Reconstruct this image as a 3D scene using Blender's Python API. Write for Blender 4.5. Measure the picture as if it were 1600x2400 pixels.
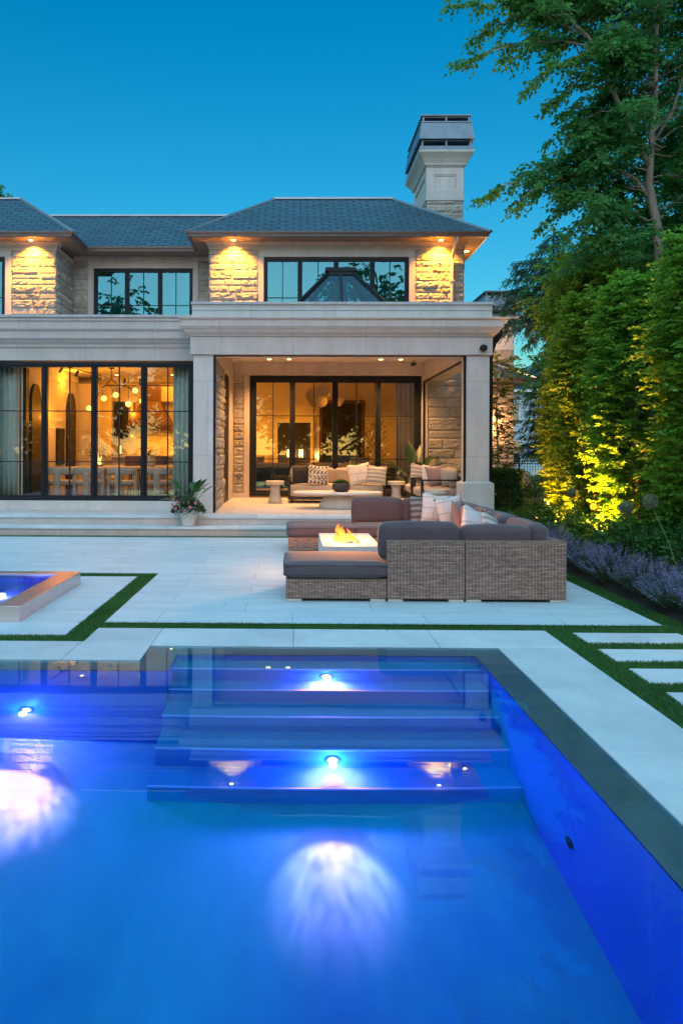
import bpy, math, random
import numpy as np
from mathutils import Vector, Matrix, noise

random.seed(11)
RNG = np.random.default_rng(11)
PI = math.pi
R = math.radians
for o in list(bpy.data.objects):
    bpy.data.objects.remove(o)
SC = bpy.context.scene
COL = SC.collection

# ------------------------------------------------------------------ camera
cam = bpy.data.cameras.new('camera')
CAM = bpy.data.objects.new('camera', cam)
COL.objects.link(CAM)
cam.sensor_fit = 'HORIZONTAL'
cam.sensor_width = 36.0
cam.lens = 36.0
cam.shift_x = 0.0825
cam.shift_y = -0.0881
cam.clip_start = 0.05
cam.clip_end = 2000
CAM.rotation_mode = 'XYZ'
CAM.matrix_world = (Matrix.Translation((0, 0, 1.5)) @ Matrix.Rotation(R(0.64), 4, 'Z')
                    @ Matrix.Rotation(PI / 2, 4, 'X') @ Matrix.Rotation(R(0.20), 4, 'Z'))
SC.camera = CAM

# ------------------------------------------------------------------ world: clear dusk sky, glow behind the camera
W = bpy.data.worlds.new('World')
SC.world = W
W.use_nodes = True
nt = W.node_tree
bg = nt.nodes['Background']
sky = nt.nodes.new('ShaderNodeTexSky')
sky.sky_type = 'NISHITA'
sky.sun_disc = False
sky.sun_elevation = R(2.0)
sky.sun_rotation = R(180)
sky.ozone_density = 3.0
sky.dust_density = 0.3
hs = nt.nodes.new('ShaderNodeHueSaturation')
hs.inputs['Saturation'].default_value = 1.25
nt.links.new(sky.outputs[0], hs.inputs['Color'])
# extra brightness added to the sky behind the camera and overhead, lighting the paving
geo = nt.nodes.new('ShaderNodeTexCoord')
dotn = nt.nodes.new('ShaderNodeVectorMath'); dotn.operation = 'DOT_PRODUCT'
dotn.inputs[1].default_value = (0, -.50, .85)
nt.links.new(geo.outputs['Generated'], dotn.inputs[0])
mr = nt.nodes.new('ShaderNodeMapRange')
mr.interpolation_type = 'SMOOTHSTEP'
mr.inputs['From Min'].default_value = .10
mr.inputs['From Max'].default_value = .90
nt.links.new(dotn.outputs['Value'], mr.inputs['Value'])
sc_ = nt.nodes.new('ShaderNodeVectorMath'); sc_.operation = 'SCALE'
sc_.inputs[0].default_value = (1.1, 2.2, 2.85)
nt.links.new(mr.outputs[0], sc_.inputs['Scale'])
ml = nt.nodes.new('ShaderNodeVectorMath'); ml.operation = 'MULTIPLY'
ml.inputs[1].default_value = (.75, 1.24, 1.06)
nt.links.new(hs.outputs[0], ml.inputs[0])
# rosy band added low behind the camera to warm and brighten the facade
dot2 = nt.nodes.new('ShaderNodeVectorMath'); dot2.operation = 'DOT_PRODUCT'
dot2.inputs[1].default_value = (0, -.93, .36)
nt.links.new(geo.outputs['Generated'], dot2.inputs[0])
mr2 = nt.nodes.new('ShaderNodeMapRange'); mr2.interpolation_type = 'SMOOTHSTEP'
mr2.inputs['From Min'].default_value = .45
mr2.inputs['From Max'].default_value = 1.0
nt.links.new(dot2.outputs['Value'], mr2.inputs['Value'])
sc2_ = nt.nodes.new('ShaderNodeVectorMath'); sc2_.operation = 'SCALE'
sc2_.inputs[0].default_value = (1.9, 1.0, .75)
nt.links.new(mr2.outputs[0], sc2_.inputs['Scale'])
ad0 = nt.nodes.new('ShaderNodeVectorMath'); ad0.operation = 'ADD'
nt.links.new(ml.outputs[0], ad0.inputs[0])
nt.links.new(sc2_.outputs[0], ad0.inputs[1])
ad = nt.nodes.new('ShaderNodeVectorMath'); ad.operation = 'ADD'
nt.links.new(ad0.outputs[0], ad.inputs[0])
nt.links.new(sc_.outputs[0], ad.inputs[1])
nt.links.new(ad.outputs[0], bg.inputs['Color'])
bg.inputs['Strength'].default_value = 0.12

SC.view_settings.view_transform = 'Standard'
SC.view_settings.look = 'None'
SC.view_settings.exposure = 2.0
SC.view_settings.gamma = 1.0
SC.view_settings.use_curve_mapping = False
SC.render.engine = 'CYCLES'
cy = SC.cycles
cy.use_denoising = True
cy.max_bounces = 9
cy.diffuse_bounces = 4
cy.glossy_bounces = 4
cy.transmission_bounces = 8
cy.transparent_max_bounces = 24
cy.sample_clamp_indirect = 6.0
cy.sample_clamp_direct = 0.0
cy.use_adaptive_sampling = True
cy.adaptive_threshold = 0.01
try:
    cy.use_light_tree = True
except Exception:
    pass
EXK = 1.0     # lamps are given for exposure 2

# ------------------------------------------------------------------ materials
def lnk(t, a, b):
    t.links.new(a, b)

def newmat(name):
    m = bpy.data.materials.new(name)
    m.use_nodes = True
    return m, m.node_tree, m.node_tree.nodes['Principled BSDF']

def texco(t, kind='Object'):
    return t.nodes.new('ShaderNodeTexCoord').outputs[kind]

def noisetex(t, co, scale, detail=4, rough=.55, stretch=None):
    n = t.nodes.new('ShaderNodeTexNoise')
    n.inputs['Scale'].default_value = scale
    n.inputs['Detail'].default_value = detail
    n.inputs['Roughness'].default_value = rough
    if stretch:
        mp = t.nodes.new('ShaderNodeMapping')
        mp.inputs['Scale'].default_value = stretch
        lnk(t, co, mp.inputs['Vector'])
        co = mp.outputs[0]
    lnk(t, co, n.inputs['Vector'])
    return n.outputs['Fac']

def ramp(t, fac, stops):
    r = t.nodes.new('ShaderNodeValToRGB')
    el = r.color_ramp.elements
    while len(el) < len(stops):
        el.new(.5)
    for e, (p, c) in zip(el, stops):
        e.position = p
        e.color = (*c, 1) if len(c) == 3 else c
    lnk(t, fac, r.inputs[0])
    return r.outputs[0]

def mixc(t, a, b, fac, mode='MIX'):
    n = t.nodes.new('ShaderNodeMix')
    n.data_type = 'RGBA'
    n.blend_type = mode
    for s, v in ((n.inputs[0], fac), (n.inputs[6], a), (n.inputs[7], b)):
        if hasattr(v, 'links') or isinstance(v, bpy.types.NodeSocket):
            lnk(t, v, s)
        elif isinstance(v, (int, float)):
            s.default_value = v
        else:
            s.default_value = (*v, 1)
    return n.outputs[2]

def bump(t, bsdf, h, strength=.3, dist=.01, chain=None):
    b = t.nodes.new('ShaderNodeBump')
    b.inputs['Strength'].default_value = strength
    b.inputs['Distance'].default_value = dist
    lnk(t, h, b.inputs['Height'])
    if chain is not None:
        lnk(t, chain, b.inputs['Normal'])
    if bsdf is not None:
        lnk(t, b.outputs[0], bsdf.inputs['Normal'])
    return b.outputs[0]

def sc(c, k):
    return tuple(min(1, x * k) for x in c)

def pmat(name, col, rough=.6, metal=0., var=.12, vscale=2.5, bmp=0., bscale=40, spec=.5, stretch=None, bdist=.01):
    m, t, b = newmat(name)
    b.inputs['Roughness'].default_value = rough
    b.inputs['Metallic'].default_value = metal
    b.inputs['Specular IOR Level'].default_value = spec
    co = texco(t)
    f = noisetex(t, co, vscale, 6, .6, stretch)
    c = ramp(t, f, [(.25, sc(col, 1 - var)), (.75, sc(col, 1 + var))])
    lnk(t, c, b.inputs['Base Color'])
    if bmp:
        bump(t, b, noisetex(t, co, bscale, 5, .6, stretch), bmp, bdist)
    return m

def brickmat(name, c1, c2, mortar, bw, rh, ms, offset=.5, rough=.6, bmp=.4, var=.15, vs=3., stretch=None, fine=0.):
    m, t, b = newmat(name)
    uv = texco(t, 'UV')
    br = t.nodes.new('ShaderNodeTexBrick')
    br.inputs['Scale'].default_value = 1
    br.inputs['Brick Width'].default_value = bw
    br.inputs['Row Height'].default_value = rh
    br.inputs['Mortar Size'].default_value = ms
    br.inputs['Mortar Smooth'].default_value = .2
    br.inputs['Bias'].default_value = 0
    br.offset = offset
    for k, c in (('Color1', c1), ('Color2', c2), ('Mortar', mortar)):
        br.inputs[k].default_value = (*c, 1)
    lnk(t, uv, br.inputs['Vector'])
    f = noisetex(t, uv, vs, 6, .65, stretch)
    v = ramp(t, f, [(.25, (1 - var,) * 3), (.75, (1 + var * .4,) * 3)])
    c = mixc(t, br.outputs['Color'], v, 1.0, 'MULTIPLY')
    lnk(t, c, b.inputs['Base Color'])
    b.inputs['Roughness'].default_value = rough
    inv = t.nodes.new('ShaderNodeMath')
    inv.operation = 'SUBTRACT'
    inv.inputs[0].default_value = 1
    lnk(t, br.outputs['Fac'], inv.inputs[1])
    ch = bump(t, b, inv.outputs[0], bmp, .01)
    if fine:
        bump(t, b, noisetex(t, uv, 60, 4), fine, .003, ch)
    return m

def emat(name, col, strength):
    m = bpy.data.materials.new(name)
    m.use_nodes = True
    t = m.node_tree
    t.nodes.clear()
    e = t.nodes.new('ShaderNodeEmission')
    e.inputs[0].default_value = (*col, 1)
    e.inputs[1].default_value = strength
    o = t.nodes.new('ShaderNodeOutputMaterial')
    lnk(t, e.outputs[0], o.inputs[0])
    return m

def glassmat(name, tint=(.9, .95, .95), base=.04, k=1.0, rough=.0, gcol=(1, 1, 1)):
    m = bpy.data.materials.new(name)
    m.use_nodes = True
    t = m.node_tree
    t.nodes.clear()
    tr = t.nodes.new('ShaderNodeBsdfTransparent')
    tr.inputs[0].default_value = (*tint, 1)
    gl = t.nodes.new('ShaderNodeBsdfGlossy')
    gl.inputs['Roughness'].default_value = rough
    gl.inputs['Color'].default_value = (*gcol, 1)
    fr = t.nodes.new('ShaderNodeFresnel')
    fr.inputs[0].default_value = 1.5
    ma = t.nodes.new('ShaderNodeMath')
    ma.operation = 'MULTIPLY_ADD'
    ma.use_clamp = True
    ma.inputs[1].default_value = k
    ma.inputs[2].default_value = base
    lnk(t, fr.outputs[0], ma.inputs[0])
    mx = t.nodes.new('ShaderNodeMixShader')
    lnk(t, ma.outputs[0], mx.inputs[0])
    lnk(t, tr.outputs[0], mx.inputs[1])
    lnk(t, gl.outputs[0], mx.inputs[2])
    o = t.nodes.new('ShaderNodeOutputMaterial')
    lnk(t, mx.outputs[0], o.inputs[0])
    return m

def leafmat(name, dark, light, trans=.35, rough=.5):
    m, t, b = newmat(name)
    g = t.nodes.new('ShaderNodeNewGeometry')
    c = ramp(t, g.outputs['Random Per Island'], [(0, dark), (.55, tuple((a + q) / 2 for a, q in zip(dark, light))), (1, light)])
    co = texco(t)
    f = noisetex(t, co, 1.3, 3)
    v = ramp(t, f, [(.3, (.7, .75, .7)), (.7, (1.2, 1.15, 1.1))])
    c = mixc(t, c, v, 1.0, 'MULTIPLY')
    lnk(t, c, b.inputs['Base Color'])
    b.inputs['Roughness'].default_value = rough
    b.inputs['Specular IOR Level'].default_value = .4
    tl = t.nodes.new('ShaderNodeBsdfTranslucent')
    lnk(t, c, tl.inputs[0])
    mx = t.nodes.new('ShaderNodeMixShader')
    mx.inputs[0].default_value = trans
    lnk(t, b.outputs[0], mx.inputs[1])
    lnk(t, tl.outputs[0], mx.inputs[2])
    lnk(t, mx.outputs[0], t.nodes['Material Output'].inputs[0])
    return m

M = {}
M['lime'] = brickmat('limestone', (.57, .50, .455), (.53, .465, .42), (.30, .26, .23), 1.37, 40, .0035, 0, .75, .25, .20, 2.2, (1.6, .45, 1), .12)
M['limelight'] = brickmat('pale_limestone', (.63, .58, .54), (.60, .55, .51), (.36, .32, .29), 1.61, 1.42, .0035, .5, .7, .25, .20, 2.2, (1.6, .45, 1), .12)
M['coping'] = pmat('stone_cap', (.42, .42, .42), .6, var=.2, vscale=5, bmp=.2, bscale=40)
M['slate'] = brickmat('slate_shingles', (.014, .105, .160), (.010, .065, .105), (.002, .006, .010), .36, .165, .022, .5, .5, 1.0, .3, 2.)
M['ridge'] = pmat('ridge_metal', (.30, .34, .38), .4, .6, var=.15)
M['gutter'] = pmat('gutter_metal', (.15, .12, .115), .4, .3, var=.1)
M['soffit'] = brickmat('soffit_boards', (.28, .23, .20), (.25, .21, .18), (.05, .04, .035), 40, .085, .008, 0, .6, .5)
M['black'] = pmat('black_metal', (.010, .013, .018), .45, 0, var=.2, spec=.25)
M['zinc'] = pmat('weathered_zinc', (.15, .21, .26), .45, .4, var=.2, vscale=4, bmp=.1, bscale=6)
M['glass'] = glassmat('window_glass', (.93, .96, .94), .012, .85)
M['glass_up'] = glassmat('coated_window_glass', (.25, .52, .55), .13, .8, 0., (.35, .86, 1.0))
M['glass_sky'] = glassmat('skylight_glass', (.55, .80, .85), .05, .6, 0., (.5, .85, 1.))
M['plaster'] = pmat('cream_plaster', (.72, .66, .55), .8, var=.05)
M['ceil'] = pmat('white_ceiling', (.68, .60, .52), .8, var=.04)
M['woodfloor'] = brickmat('wood_floor', (.16, .09, .05), (.12, .07, .04), (.03, .02, .01), 1.4, .14, .003, .4, .35, .1)
M['curtain'] = pmat('linen_curtain', (.62, .72, .68), .9, var=.08, vscale=4)
M['whitecloth'] = pmat('white_boucle', (.62, .60, .56), .95, var=.08, vscale=12, bmp=.5, bscale=120)
M['cream'] = pmat('cream_upholstery', (.40, .34, .27), .9, var=.06, vscale=10, bmp=.25, bscale=220)
M['darkwood'] = pmat('dark_wood', (.016, .012, .010), .5, var=.25, vscale=6, stretch=(1, 1, 8))
M['brownwood'] = pmat('walnut_wood', (.12, .06, .03), .4, var=.25, vscale=6, stretch=(1, 1, 8))
M['navy'] = pmat('navy_panel', (.02, .024, .05), .5, var=.15)
M['concrete'] = pmat('cast_stone', (.55, .50, .43), .7, var=.1, vscale=6, bmp=.15, bscale=80)
M['plaster_white'] = pmat('white_composite', (.66, .64, .62), .5, var=.05, vscale=5)
M['charcoal'] = pmat('charcoal_pottery', (.03, .026, .026), .6, var=.2, vscale=8, bmp=.3, bscale=60)
M['turf_base'] = pmat('turf_backing', (.03, .09, .02), .9, var=.3, vscale=20)
M['soil'] = pmat('mulch_soil', (.028, .020, .014), .95, var=.5, vscale=18, bmp=1., bscale=60, bdist=.03)
M['lawn'] = pmat('lawn', (.02, .045, .012), .95, var=.4, vscale=6, bmp=.6, bscale=80)
M['bark'] = pmat('grey_bark', (.32, .26, .21), .9, var=.35, vscale=14, bmp=.8, bscale=40, stretch=(1, 1, .35), bdist=.02)
M['barkdark'] = pmat('dark_bark', (.06, .045, .035), .9, var=.35, vscale=14, bmp=.8, bscale=40, bdist=.02)
M['siding'] = brickmat('blue_siding', (.42, .55, .62), (.40, .53, .60), (.2, .27, .3), 40, .2, .012, 0, .6, .5, .08)
M['gravel'] = pmat('path_stone', (.45, .40, .36), .8, var=.15, vscale=8, bmp=.2)

# steel of the pool rim and the spa
m, t, b = newmat('brushed_steel')
b.inputs['Metallic'].default_value = 1
b.inputs['Roughness'].default_value = .34
co = texco(t)
f = noisetex(t, co, 7, 6, .7, (1, 1, 1))
lnk(t, ramp(t, f, [(.3, (.72, .58, .57)), (.7, (.82, .67, .66))]), b.inputs['Base Color'])
lnk(t, ramp(t, noisetex(t, co, 2.2, 4), [(.3, (.30,) * 3), (.7, (.36,) * 3)]), b.inputs['Roughness'])
M['steel'] = m

# deck planks and large pavers
M['deck'] = brickmat('porcelain_deck', (.57, .71, .75), (.50, .64, .69), (.30, .36, .38), 1.2, .40, .0035, .37, .5, .12, .2, 1.6, (1, 4, 1), .05)
m, t, b = newmat('large_pavers')
co = texco(t)
f1 = noisetex(t, co, 1.5, 7, .7)
g = t.nodes.new('ShaderNodeNewGeometry')
c0 = ramp(t, g.outputs['Random Per Island'], [(0, (.50, .58, .61)), (1, (.62, .69, .71))])
c = mixc(t, c0, ramp(t, f1, [(.3, (.78, .81, .83)), (.60, (1.04, 1.04, 1.03))]), 1., 'MULTIPLY')
lnk(t, c, b.inputs['Base Color'])
b.inputs['Roughness'].default_value = .55
bump(t, b, noisetex(t, co, 70, 5), .06, .004)
M['paver'] = m

# rock-faced ashlar: tone per block
m, t, b = newmat('rockface_stone')
g = t.nodes.new('ShaderNodeNewGeometry')
c0 = ramp(t, g.outputs['Random Per Island'], [(0, (.36, .33, .28)), (.5, (.46, .425, .365)), (1, (.54, .50, .44))])
co = texco(t)
v = ramp(t, noisetex(t, co, 7, 8, .7), [(.28, (.68, .66, .64)), (.7, (1.12, 1.1, 1.08))])
lnk(t, mixc(t, c0, v, 1., 'MULTIPLY'), b.inputs['Base Color'])
b.inputs['Roughness'].default_value = .9
bump(t, b, noisetex(t, co, 28, 9, .75), .9, .03)
M['rock'] = m
M['mortar'] = pmat('mortar', (.30, .275, .24), .95, var=.1)

# woven wicker from the UV metres
m, t, b = newmat('woven_wicker')
uv = texco(t, 'UV')
def wave(t, uv, scale, direction, dist=0.):
    w = t.nodes.new('ShaderNodeTexWave')
    w.wave_type = 'BANDS'
    w.bands_direction = direction
    w.wave_profile = 'SIN'
    w.inputs['Scale'].default_value = scale
    w.inputs['Distortion'].default_value = dist
    w.inputs['Detail'].default_value = 2
    w.inputs['Detail Scale'].default_value = 1.5
    lnk(t, uv, w.inputs['Vector'])
    return w.outputs['Fac']
br = t.nodes.new('ShaderNodeTexBrick')
br.inputs['Scale'].default_value = 1
br.inputs['Brick Width'].default_value = .052
br.inputs['Row Height'].default_value = .0135
br.inputs['Mortar Size'].default_value = .0024
br.inputs['Mortar Smooth'].default_value = 1.
br.offset = .5
br.inputs['Color1'].default_value = (.56, .34, .255, 1)
br.inputs['Color2'].default_value = (.29, .17, .13, 1)
br.inputs['Mortar'].default_value = (.05, .034, .03, 1)
lnk(t, uv, br.inputs['Vector'])
rows = noisetex(t, uv, 1, 4, .7, (1.2, 60, 1))
c = mixc(t, br.outputs['Color'], ramp(t, rows, [(.3, (.62, .60, .60)), (.7, (1.3, 1.28, 1.25))]), 1., 'MULTIPLY')
vr = ramp(t, wave(t, uv, 1 / .052 / 2 / PI * PI, 'X'), [(.0, (.45,) * 3), (.35, (1,) * 3)])
c = mixc(t, c, vr, .8, 'MULTIPLY')
lnk(t, c, b.inputs['Base Color'])
b.inputs['Roughness'].default_value = .5
inv = t.nodes.new('ShaderNodeMath'); inv.operation = 'SUBTRACT'; inv.inputs[0].default_value = 1
lnk(t, br.outputs['Fac'], inv.inputs[1])
bump(t, b, inv.outputs[0], .9, .006)
M['wicker'] = m

def fabric(name, col, weave=900, rough=.95):
    m, t, b = newmat(name)
    co = texco(t)
    f = noisetex(t, co, 4, 4)
    c = ramp(t, f, [(.3, sc(col, .88)), (.7, sc(col, 1.12))])
    c = mixc(t, c, ramp(t, noisetex(t, co, weave / 4, 2), [(.3, (.75,) * 3), (.7, (1.25,) * 3)]), 1., 'MULTIPLY')
    lnk(t, c, b.inputs['Base Color'])
    b.inputs['Roughness'].default_value = rough
    b.inputs['Sheen Weight'].default_value = .25
    bump(t, b, noisetex(t, co, 5, 3), .25, .02)
    return m
M['greycush'] = fabric('grey_acrylic_cushion', (.098, .068, .074))
M['rose'] = fabric('dusty_rose_linen', (.33, .20, .18))
M['whitepil'] = fabric('white_cotton', (.66, .64, .62))
M['blackpil'] = fabric('black_cotton', (.015, .013, .014))
M['stripe_thread'] = fabric('grey_thread', (.22, .20, .19))
M['pottery'] = pmat('white_fluted_pottery', (.60, .58, .55), .55, var=.06)

M['leaf_tree'] = leafmat('leaf_maple', (.055, .22, .065), (.15, .42, .10), .55)
M['leaf_horn'] = leafmat('leaf_hornbeam', (.09, .26, .03), (.28, .56, .06), .55)
M['leaf_horn2'] = leafmat('leaf_hornbeam_olive', (.11, .24, .024), (.32, .52, .05), .55)
M['leaf_spruce'] = leafmat('spruce_needles', (.028, .085, .05), (.07, .17, .08), .25)
M['leaf_shrub'] = leafmat('leaf_shrub', (.032, .12, .022), (.10, .27, .04), .4)
M['leaf_box'] = leafmat('leaf_boxwood', (.018, .065, .02), (.045, .13, .035), .2)
M['leaf_light'] = leafmat('leaf_young_tree', (.055, .105, .016), (.13, .20, .030), .4)
M['leaf_catmint'] = leafmat('leaf_catmint', (.06, .11, .06), (.11, .17, .09), .3)
M['fl_catmint'] = leafmat('catmint_flowers', (.18, .17, .34), (.36, .34, .54), .3)
M['fl_white'] = leafmat('hydrangea_florets', (.45, .45, .33), (.70, .70, .55), .3)
M['fl_allium'] = leafmat('allium_florets', (.16, .20, .13), (.32, .36, .25), .3)
M['fl_pink'] = leafmat('pink_petals', (.55, .10, .22), (.80, .25, .38), .3)
M['leaf_big'] = leafmat('leaf_broad', (.020, .080, .022), (.045, .16, .040), .2, .35)
M['leaf_dark'] = leafmat('leaf_banana', (.010, .035, .016), (.022, .06, .022), .15, .4)
M['turf'] = leafmat('turf_blade', (.05, .17, .04), (.10, .30, .07), .35)
M['stem'] = pmat('green_stem', (.09, .14, .05), .7)

# ------------------------------------------------------------------ mesh helpers
class MB:
    def __init__(s):
        s.v = []; s.f = []; s.m = []
    def add(s, vs, fs, m=0):
        n = len(s.v)
        s.v.extend([tuple(p) for p in vs])
        s.f.extend([tuple(i + n for i in f) for f in fs])
        s.m.extend([m] * len(fs))
        return s
    def quad(s, a, b, c, d, m=0):
        return s.add([a, b, c, d], [(0, 1, 2, 3)], m)
    def box(s, x0, x1, y0, y1, z0, z1, m=0):
        v = [(x, y, z) for z in (z0, z1) for y in (y0, y1) for x in (x0, x1)]
        return s.add(v, [(0, 2, 3, 1), (4, 5, 7, 6), (0, 1, 5, 4), (2, 6, 7, 3), (0, 4, 6, 2), (1, 3, 7, 5)], m)
    def frustum(s, a, b, m=0):
        """a,b = (x0,x1,y0,y1,z)"""
        v = []
        for (x0, x1, y0, y1, z) in (a, b):
            v += [(x0, y0, z), (x1, y0, z), (x0, y1, z), (x1, y1, z)]
        return s.add(v, [(0, 2, 3, 1), (4, 5, 7, 6), (0, 1, 5, 4), (2, 6, 7, 3), (0, 4, 6, 2), (1, 3, 7, 5)], m)
    def beam(s, p, q, w, h=None, m=0, up=(0, 0, 1)):
        h = w if h is None else h
        p, q = Vector(p), Vector(q)
        d = (q - p).normalized()
        u = Vector(up)
        if abs(d.dot(u)) > .98:
            u = Vector((0, 1, 0))
        a = d.cross(u).normalized() * (w / 2)
        b = a.normalized().cross(d).normalized() * (h / 2)
        v = [p - a - b, p + a - b, p + a + b, p - a + b, q - a - b, q + a - b, q + a + b, q - a + b]
        return s.add(v, [(0, 3, 2, 1), (4, 5, 6, 7), (0, 1, 5, 4), (1, 2, 6, 5), (2, 3, 7, 6), (3, 0, 4, 7)], m)
    def tube(s, pts, rad, n=8, m=0):
        pts = [Vector(p) for p in pts]
        if isinstance(rad, (int, float)):
            rad = [rad] * len(pts)
        vs = []; fs = []
        prev = None
        for i, p in enumerate(pts):
            d = (pts[min(i + 1, len(pts) - 1)] - pts[max(i - 1, 0)]).normalized()
            ref = prev if prev is not None else (Vector((1, 0, 0)) if abs(d.x) < .9 else Vector((0, 1, 0)))
            a = (ref - d * ref.dot(d)).normalized()
            b = d.cross(a)
            prev = a
            for k in range(n):
                t = 2 * PI * k / n
                vs.append(p + (a * math.cos(t) + b * math.sin(t)) * rad[i])
        for i in range(len(pts) - 1):
            for k in range(n):
                k2 = (k + 1) % n
                fs.append((i * n + k, i * n + k2, (i + 1) * n + k2, (i + 1) * n + k))
        fs.append(tuple(range(n - 1, -1, -1)))
        fs.append(tuple((len(pts) - 1) * n + k for k in range(n)))
        return s.add(vs, fs, m)
    def lathe(s, prof, cx=0, cy=0, n=28, m=0, flute=0, fl=0., sx=1., sy=1.):
        vs = []; fs = []
        for (r, z) in prof:
            for k in range(n):
                t = 2 * PI * k / n
                rr = r * (1 + (fl * math.cos(flute * t) if flute else 0))
                vs.append((cx + rr * math.cos(t) * sx, cy + rr * math.sin(t) * sy, z))
        L = len(prof)
        for i in range(L - 1):
            for k in range(n):
                k2 = (k + 1) % n
                fs.append((i * n + k, i * n + k2, (i + 1) * n + k2, (i + 1) * n + k))
        fs.append(tuple(range(n - 1, -1, -1)))
        fs.append(tuple((L - 1) * n + k for k in range(n)))
        return s.add(vs, fs, m)
    def cushion(s, x0, x1, y0, y1, z0, z1, r=.04, puff=.015, n=9, m=0, M4=None, seed=0):
        """soft box: a cube grid pushed to a rounded box with slightly domed faces"""
        cx, cy, cz = (x0 + x1) / 2, (y0 + y1) / 2, (z0 + z1) / 2
        hx, hy, hz = (x1 - x0) / 2, (y1 - y0) / 2, (z1 - z0) / 2
        idx = {}; vs = []; fs = []
        def vert(i, j, k):
            if (i, j, k) in idx:
                return idx[(i, j, k)]
            def g(q):
                t = q / n * 2 - 1
                return math.copysign(abs(t) ** .75, t) if t else 0
            a, b_, c = g(i), g(j), g(k)
            rr = min(r, hx, hy, hz)
            p = [a * hx, b_ * hy, c * hz]
            core = [max(-h + rr, min(h - rr, q)) for q, h in zip(p, (hx, hy, hz))]
            d = Vector(p) - Vector(core)
            if d.length > 1e-6:
                # project onto rounded shell
                d = d.normalized() * rr
                q = Vector(core) + d
            else:
                q = Vector(p)
            dome = [(1 - b_ * b_) * (1 - c * c), (1 - a * a) * (1 - c * c), (1 - a * a) * (1 - b_ * b_)]
            e = [0, 0, 0]
            for ax, tt in enumerate((a, b_, c)):
                if abs(tt) > .999:
                    e[ax] = math.copysign(puff * dome[ax], tt)
            q = q + Vector(e)
            w = noise.noise(Vector((q.x * 5 + seed, q.y * 5, q.z * 5 + seed * 2))) * .004
            q = q * (1 + w / max(hx, .1))
            q = Vector((q.x + cx, q.y + cy, q.z + cz))
            if M4 is not None:
                q = M4 @ q
            idx[(i, j, k)] = len(vs)
            vs.append(tuple(q))
            return idx[(i, j, k)]
        for a in range(n):
            for b_ in range(n):
                fs.append((vert(a, b_, 0), vert(a, b_ + 1, 0), vert(a + 1, b_ + 1, 0), vert(a + 1, b_, 0)))
                fs.append((vert(a, b_, n), vert(a + 1, b_, n), vert(a + 1, b_ + 1, n), vert(a, b_ + 1, n)))
                fs.append((vert(a, 0, b_), vert(a + 1, 0, b_), vert(a + 1, 0, b_ + 1), vert(a, 0, b_ + 1)))
                fs.append((vert(a, n, b_), vert(a, n, b_ + 1), vert(a + 1, n, b_ + 1), vert(a + 1, n, b_)))
                fs.append((vert(0, a, b_), vert(0, a, b_ + 1), vert(0, a + 1, b_ + 1), vert(0, a + 1, b_)))
                fs.append((vert(n, a, b_), vert(n, a + 1, b_), vert(n, a + 1, b_ + 1), vert(n, a, b_ + 1)))
        return s.add(vs, fs, m)
    def build(s, name, mats, parent=None, smooth=False, bevel=0., seg=1, uvs=True, label=None):
        mats = mats if isinstance(mats, (list, tuple)) else [mats]
        off = Vector((0, 0, 0))
        q = parent
        while q is not None:
            off += q.location
            q = q.parent
        me = bpy.data.meshes.new(name)
        V = np.array(s.v, dtype=np.float64).reshape(-1, 3) - np.array(off)
        me.from_pydata(V.tolist(), [], s.f)
        for mm in mats:
            me.materials.append(mm)
        if len(mats) > 1:
            me.polygons.foreach_set('material_index', s.m)
        if smooth:
            me.polygons.foreach_set('use_smooth', [True] * len(me.polygons))
        if uvs:
            make_uv(me, np.array(off))
        me.update()
        o = bpy.data.objects.new(name, me)
        COL.objects.link(o)
        if parent is not None:
            o.parent = parent
        if bevel:
            bv = o.modifiers.new('bevel', 'BEVEL')
            bv.width = bevel
            bv.segments = seg
            bv.limit_method = 'ANGLE'
            bv.angle_limit = R(40)
        if label:
            o['label'] = label
        return o

def make_uv(me, off):
    n = len(me.polygons)
    if n == 0:
        return
    nl = len(me.loops)
    nor = np.empty(n * 3); me.polygons.foreach_get('normal', nor); nor = nor.reshape(-1, 3)
    tot = np.empty(n, dtype=np.int64); me.polygons.foreach_get('loop_total', tot)
    lv = np.empty(nl, dtype=np.int64); me.loops.foreach_get('vertex_index', lv)
    co = np.empty(len(me.vertices) * 3); me.vertices.foreach_get('co', co); co = co.reshape(-1, 3) + off
    up = np.array([0, 0, 1.])
    t = np.cross(up, nor)
    ln = np.linalg.norm(t, axis=1)
    flat = ln < .05
    t[flat] = (1, 0, 0)
    ln[flat] = 1
    t /= ln[:, None]
    b = np.cross(nor, t)
    b[flat] = (0, 1, 0)
    pi = np.repeat(np.arange(n), tot)
    P = co[lv]
    uv = np.stack([(P * t[pi]).sum(1), (P * b[pi]).sum(1)], 1)
    l = me.uv_layers.new(name='UVMap')
    l.data.foreach_set('uv', uv.ravel())

def tag(o, label=None, cat=None, group=None, kind=None):
    if label: o['label'] = label
    if cat: o['category'] = cat
    if group: o['group'] = group
    if kind: o['kind'] = kind
    return o

def thing(name, label, cat, loc=(0, 0, 0), group=None, rz=0.):
    o = bpy.data.objects.new(name, None)
    o.empty_display_size = .2
    COL.objects.link(o)
    o.location = loc
    o.rotation_euler = (0, 0, rz)
    return tag(o, label, cat, group)

def sub(name, parent, loc):
    """an empty part (its own pieces hang under it); loc is given in world metres"""
    o = bpy.data.objects.new(name, None)
    COL.objects.link(o)
    off = Vector((0, 0, 0)); q = parent
    while q is not None:
        off += q.location; q = q.parent
    o.location = Vector(loc) - off
    o.parent = parent
    return o

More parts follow.
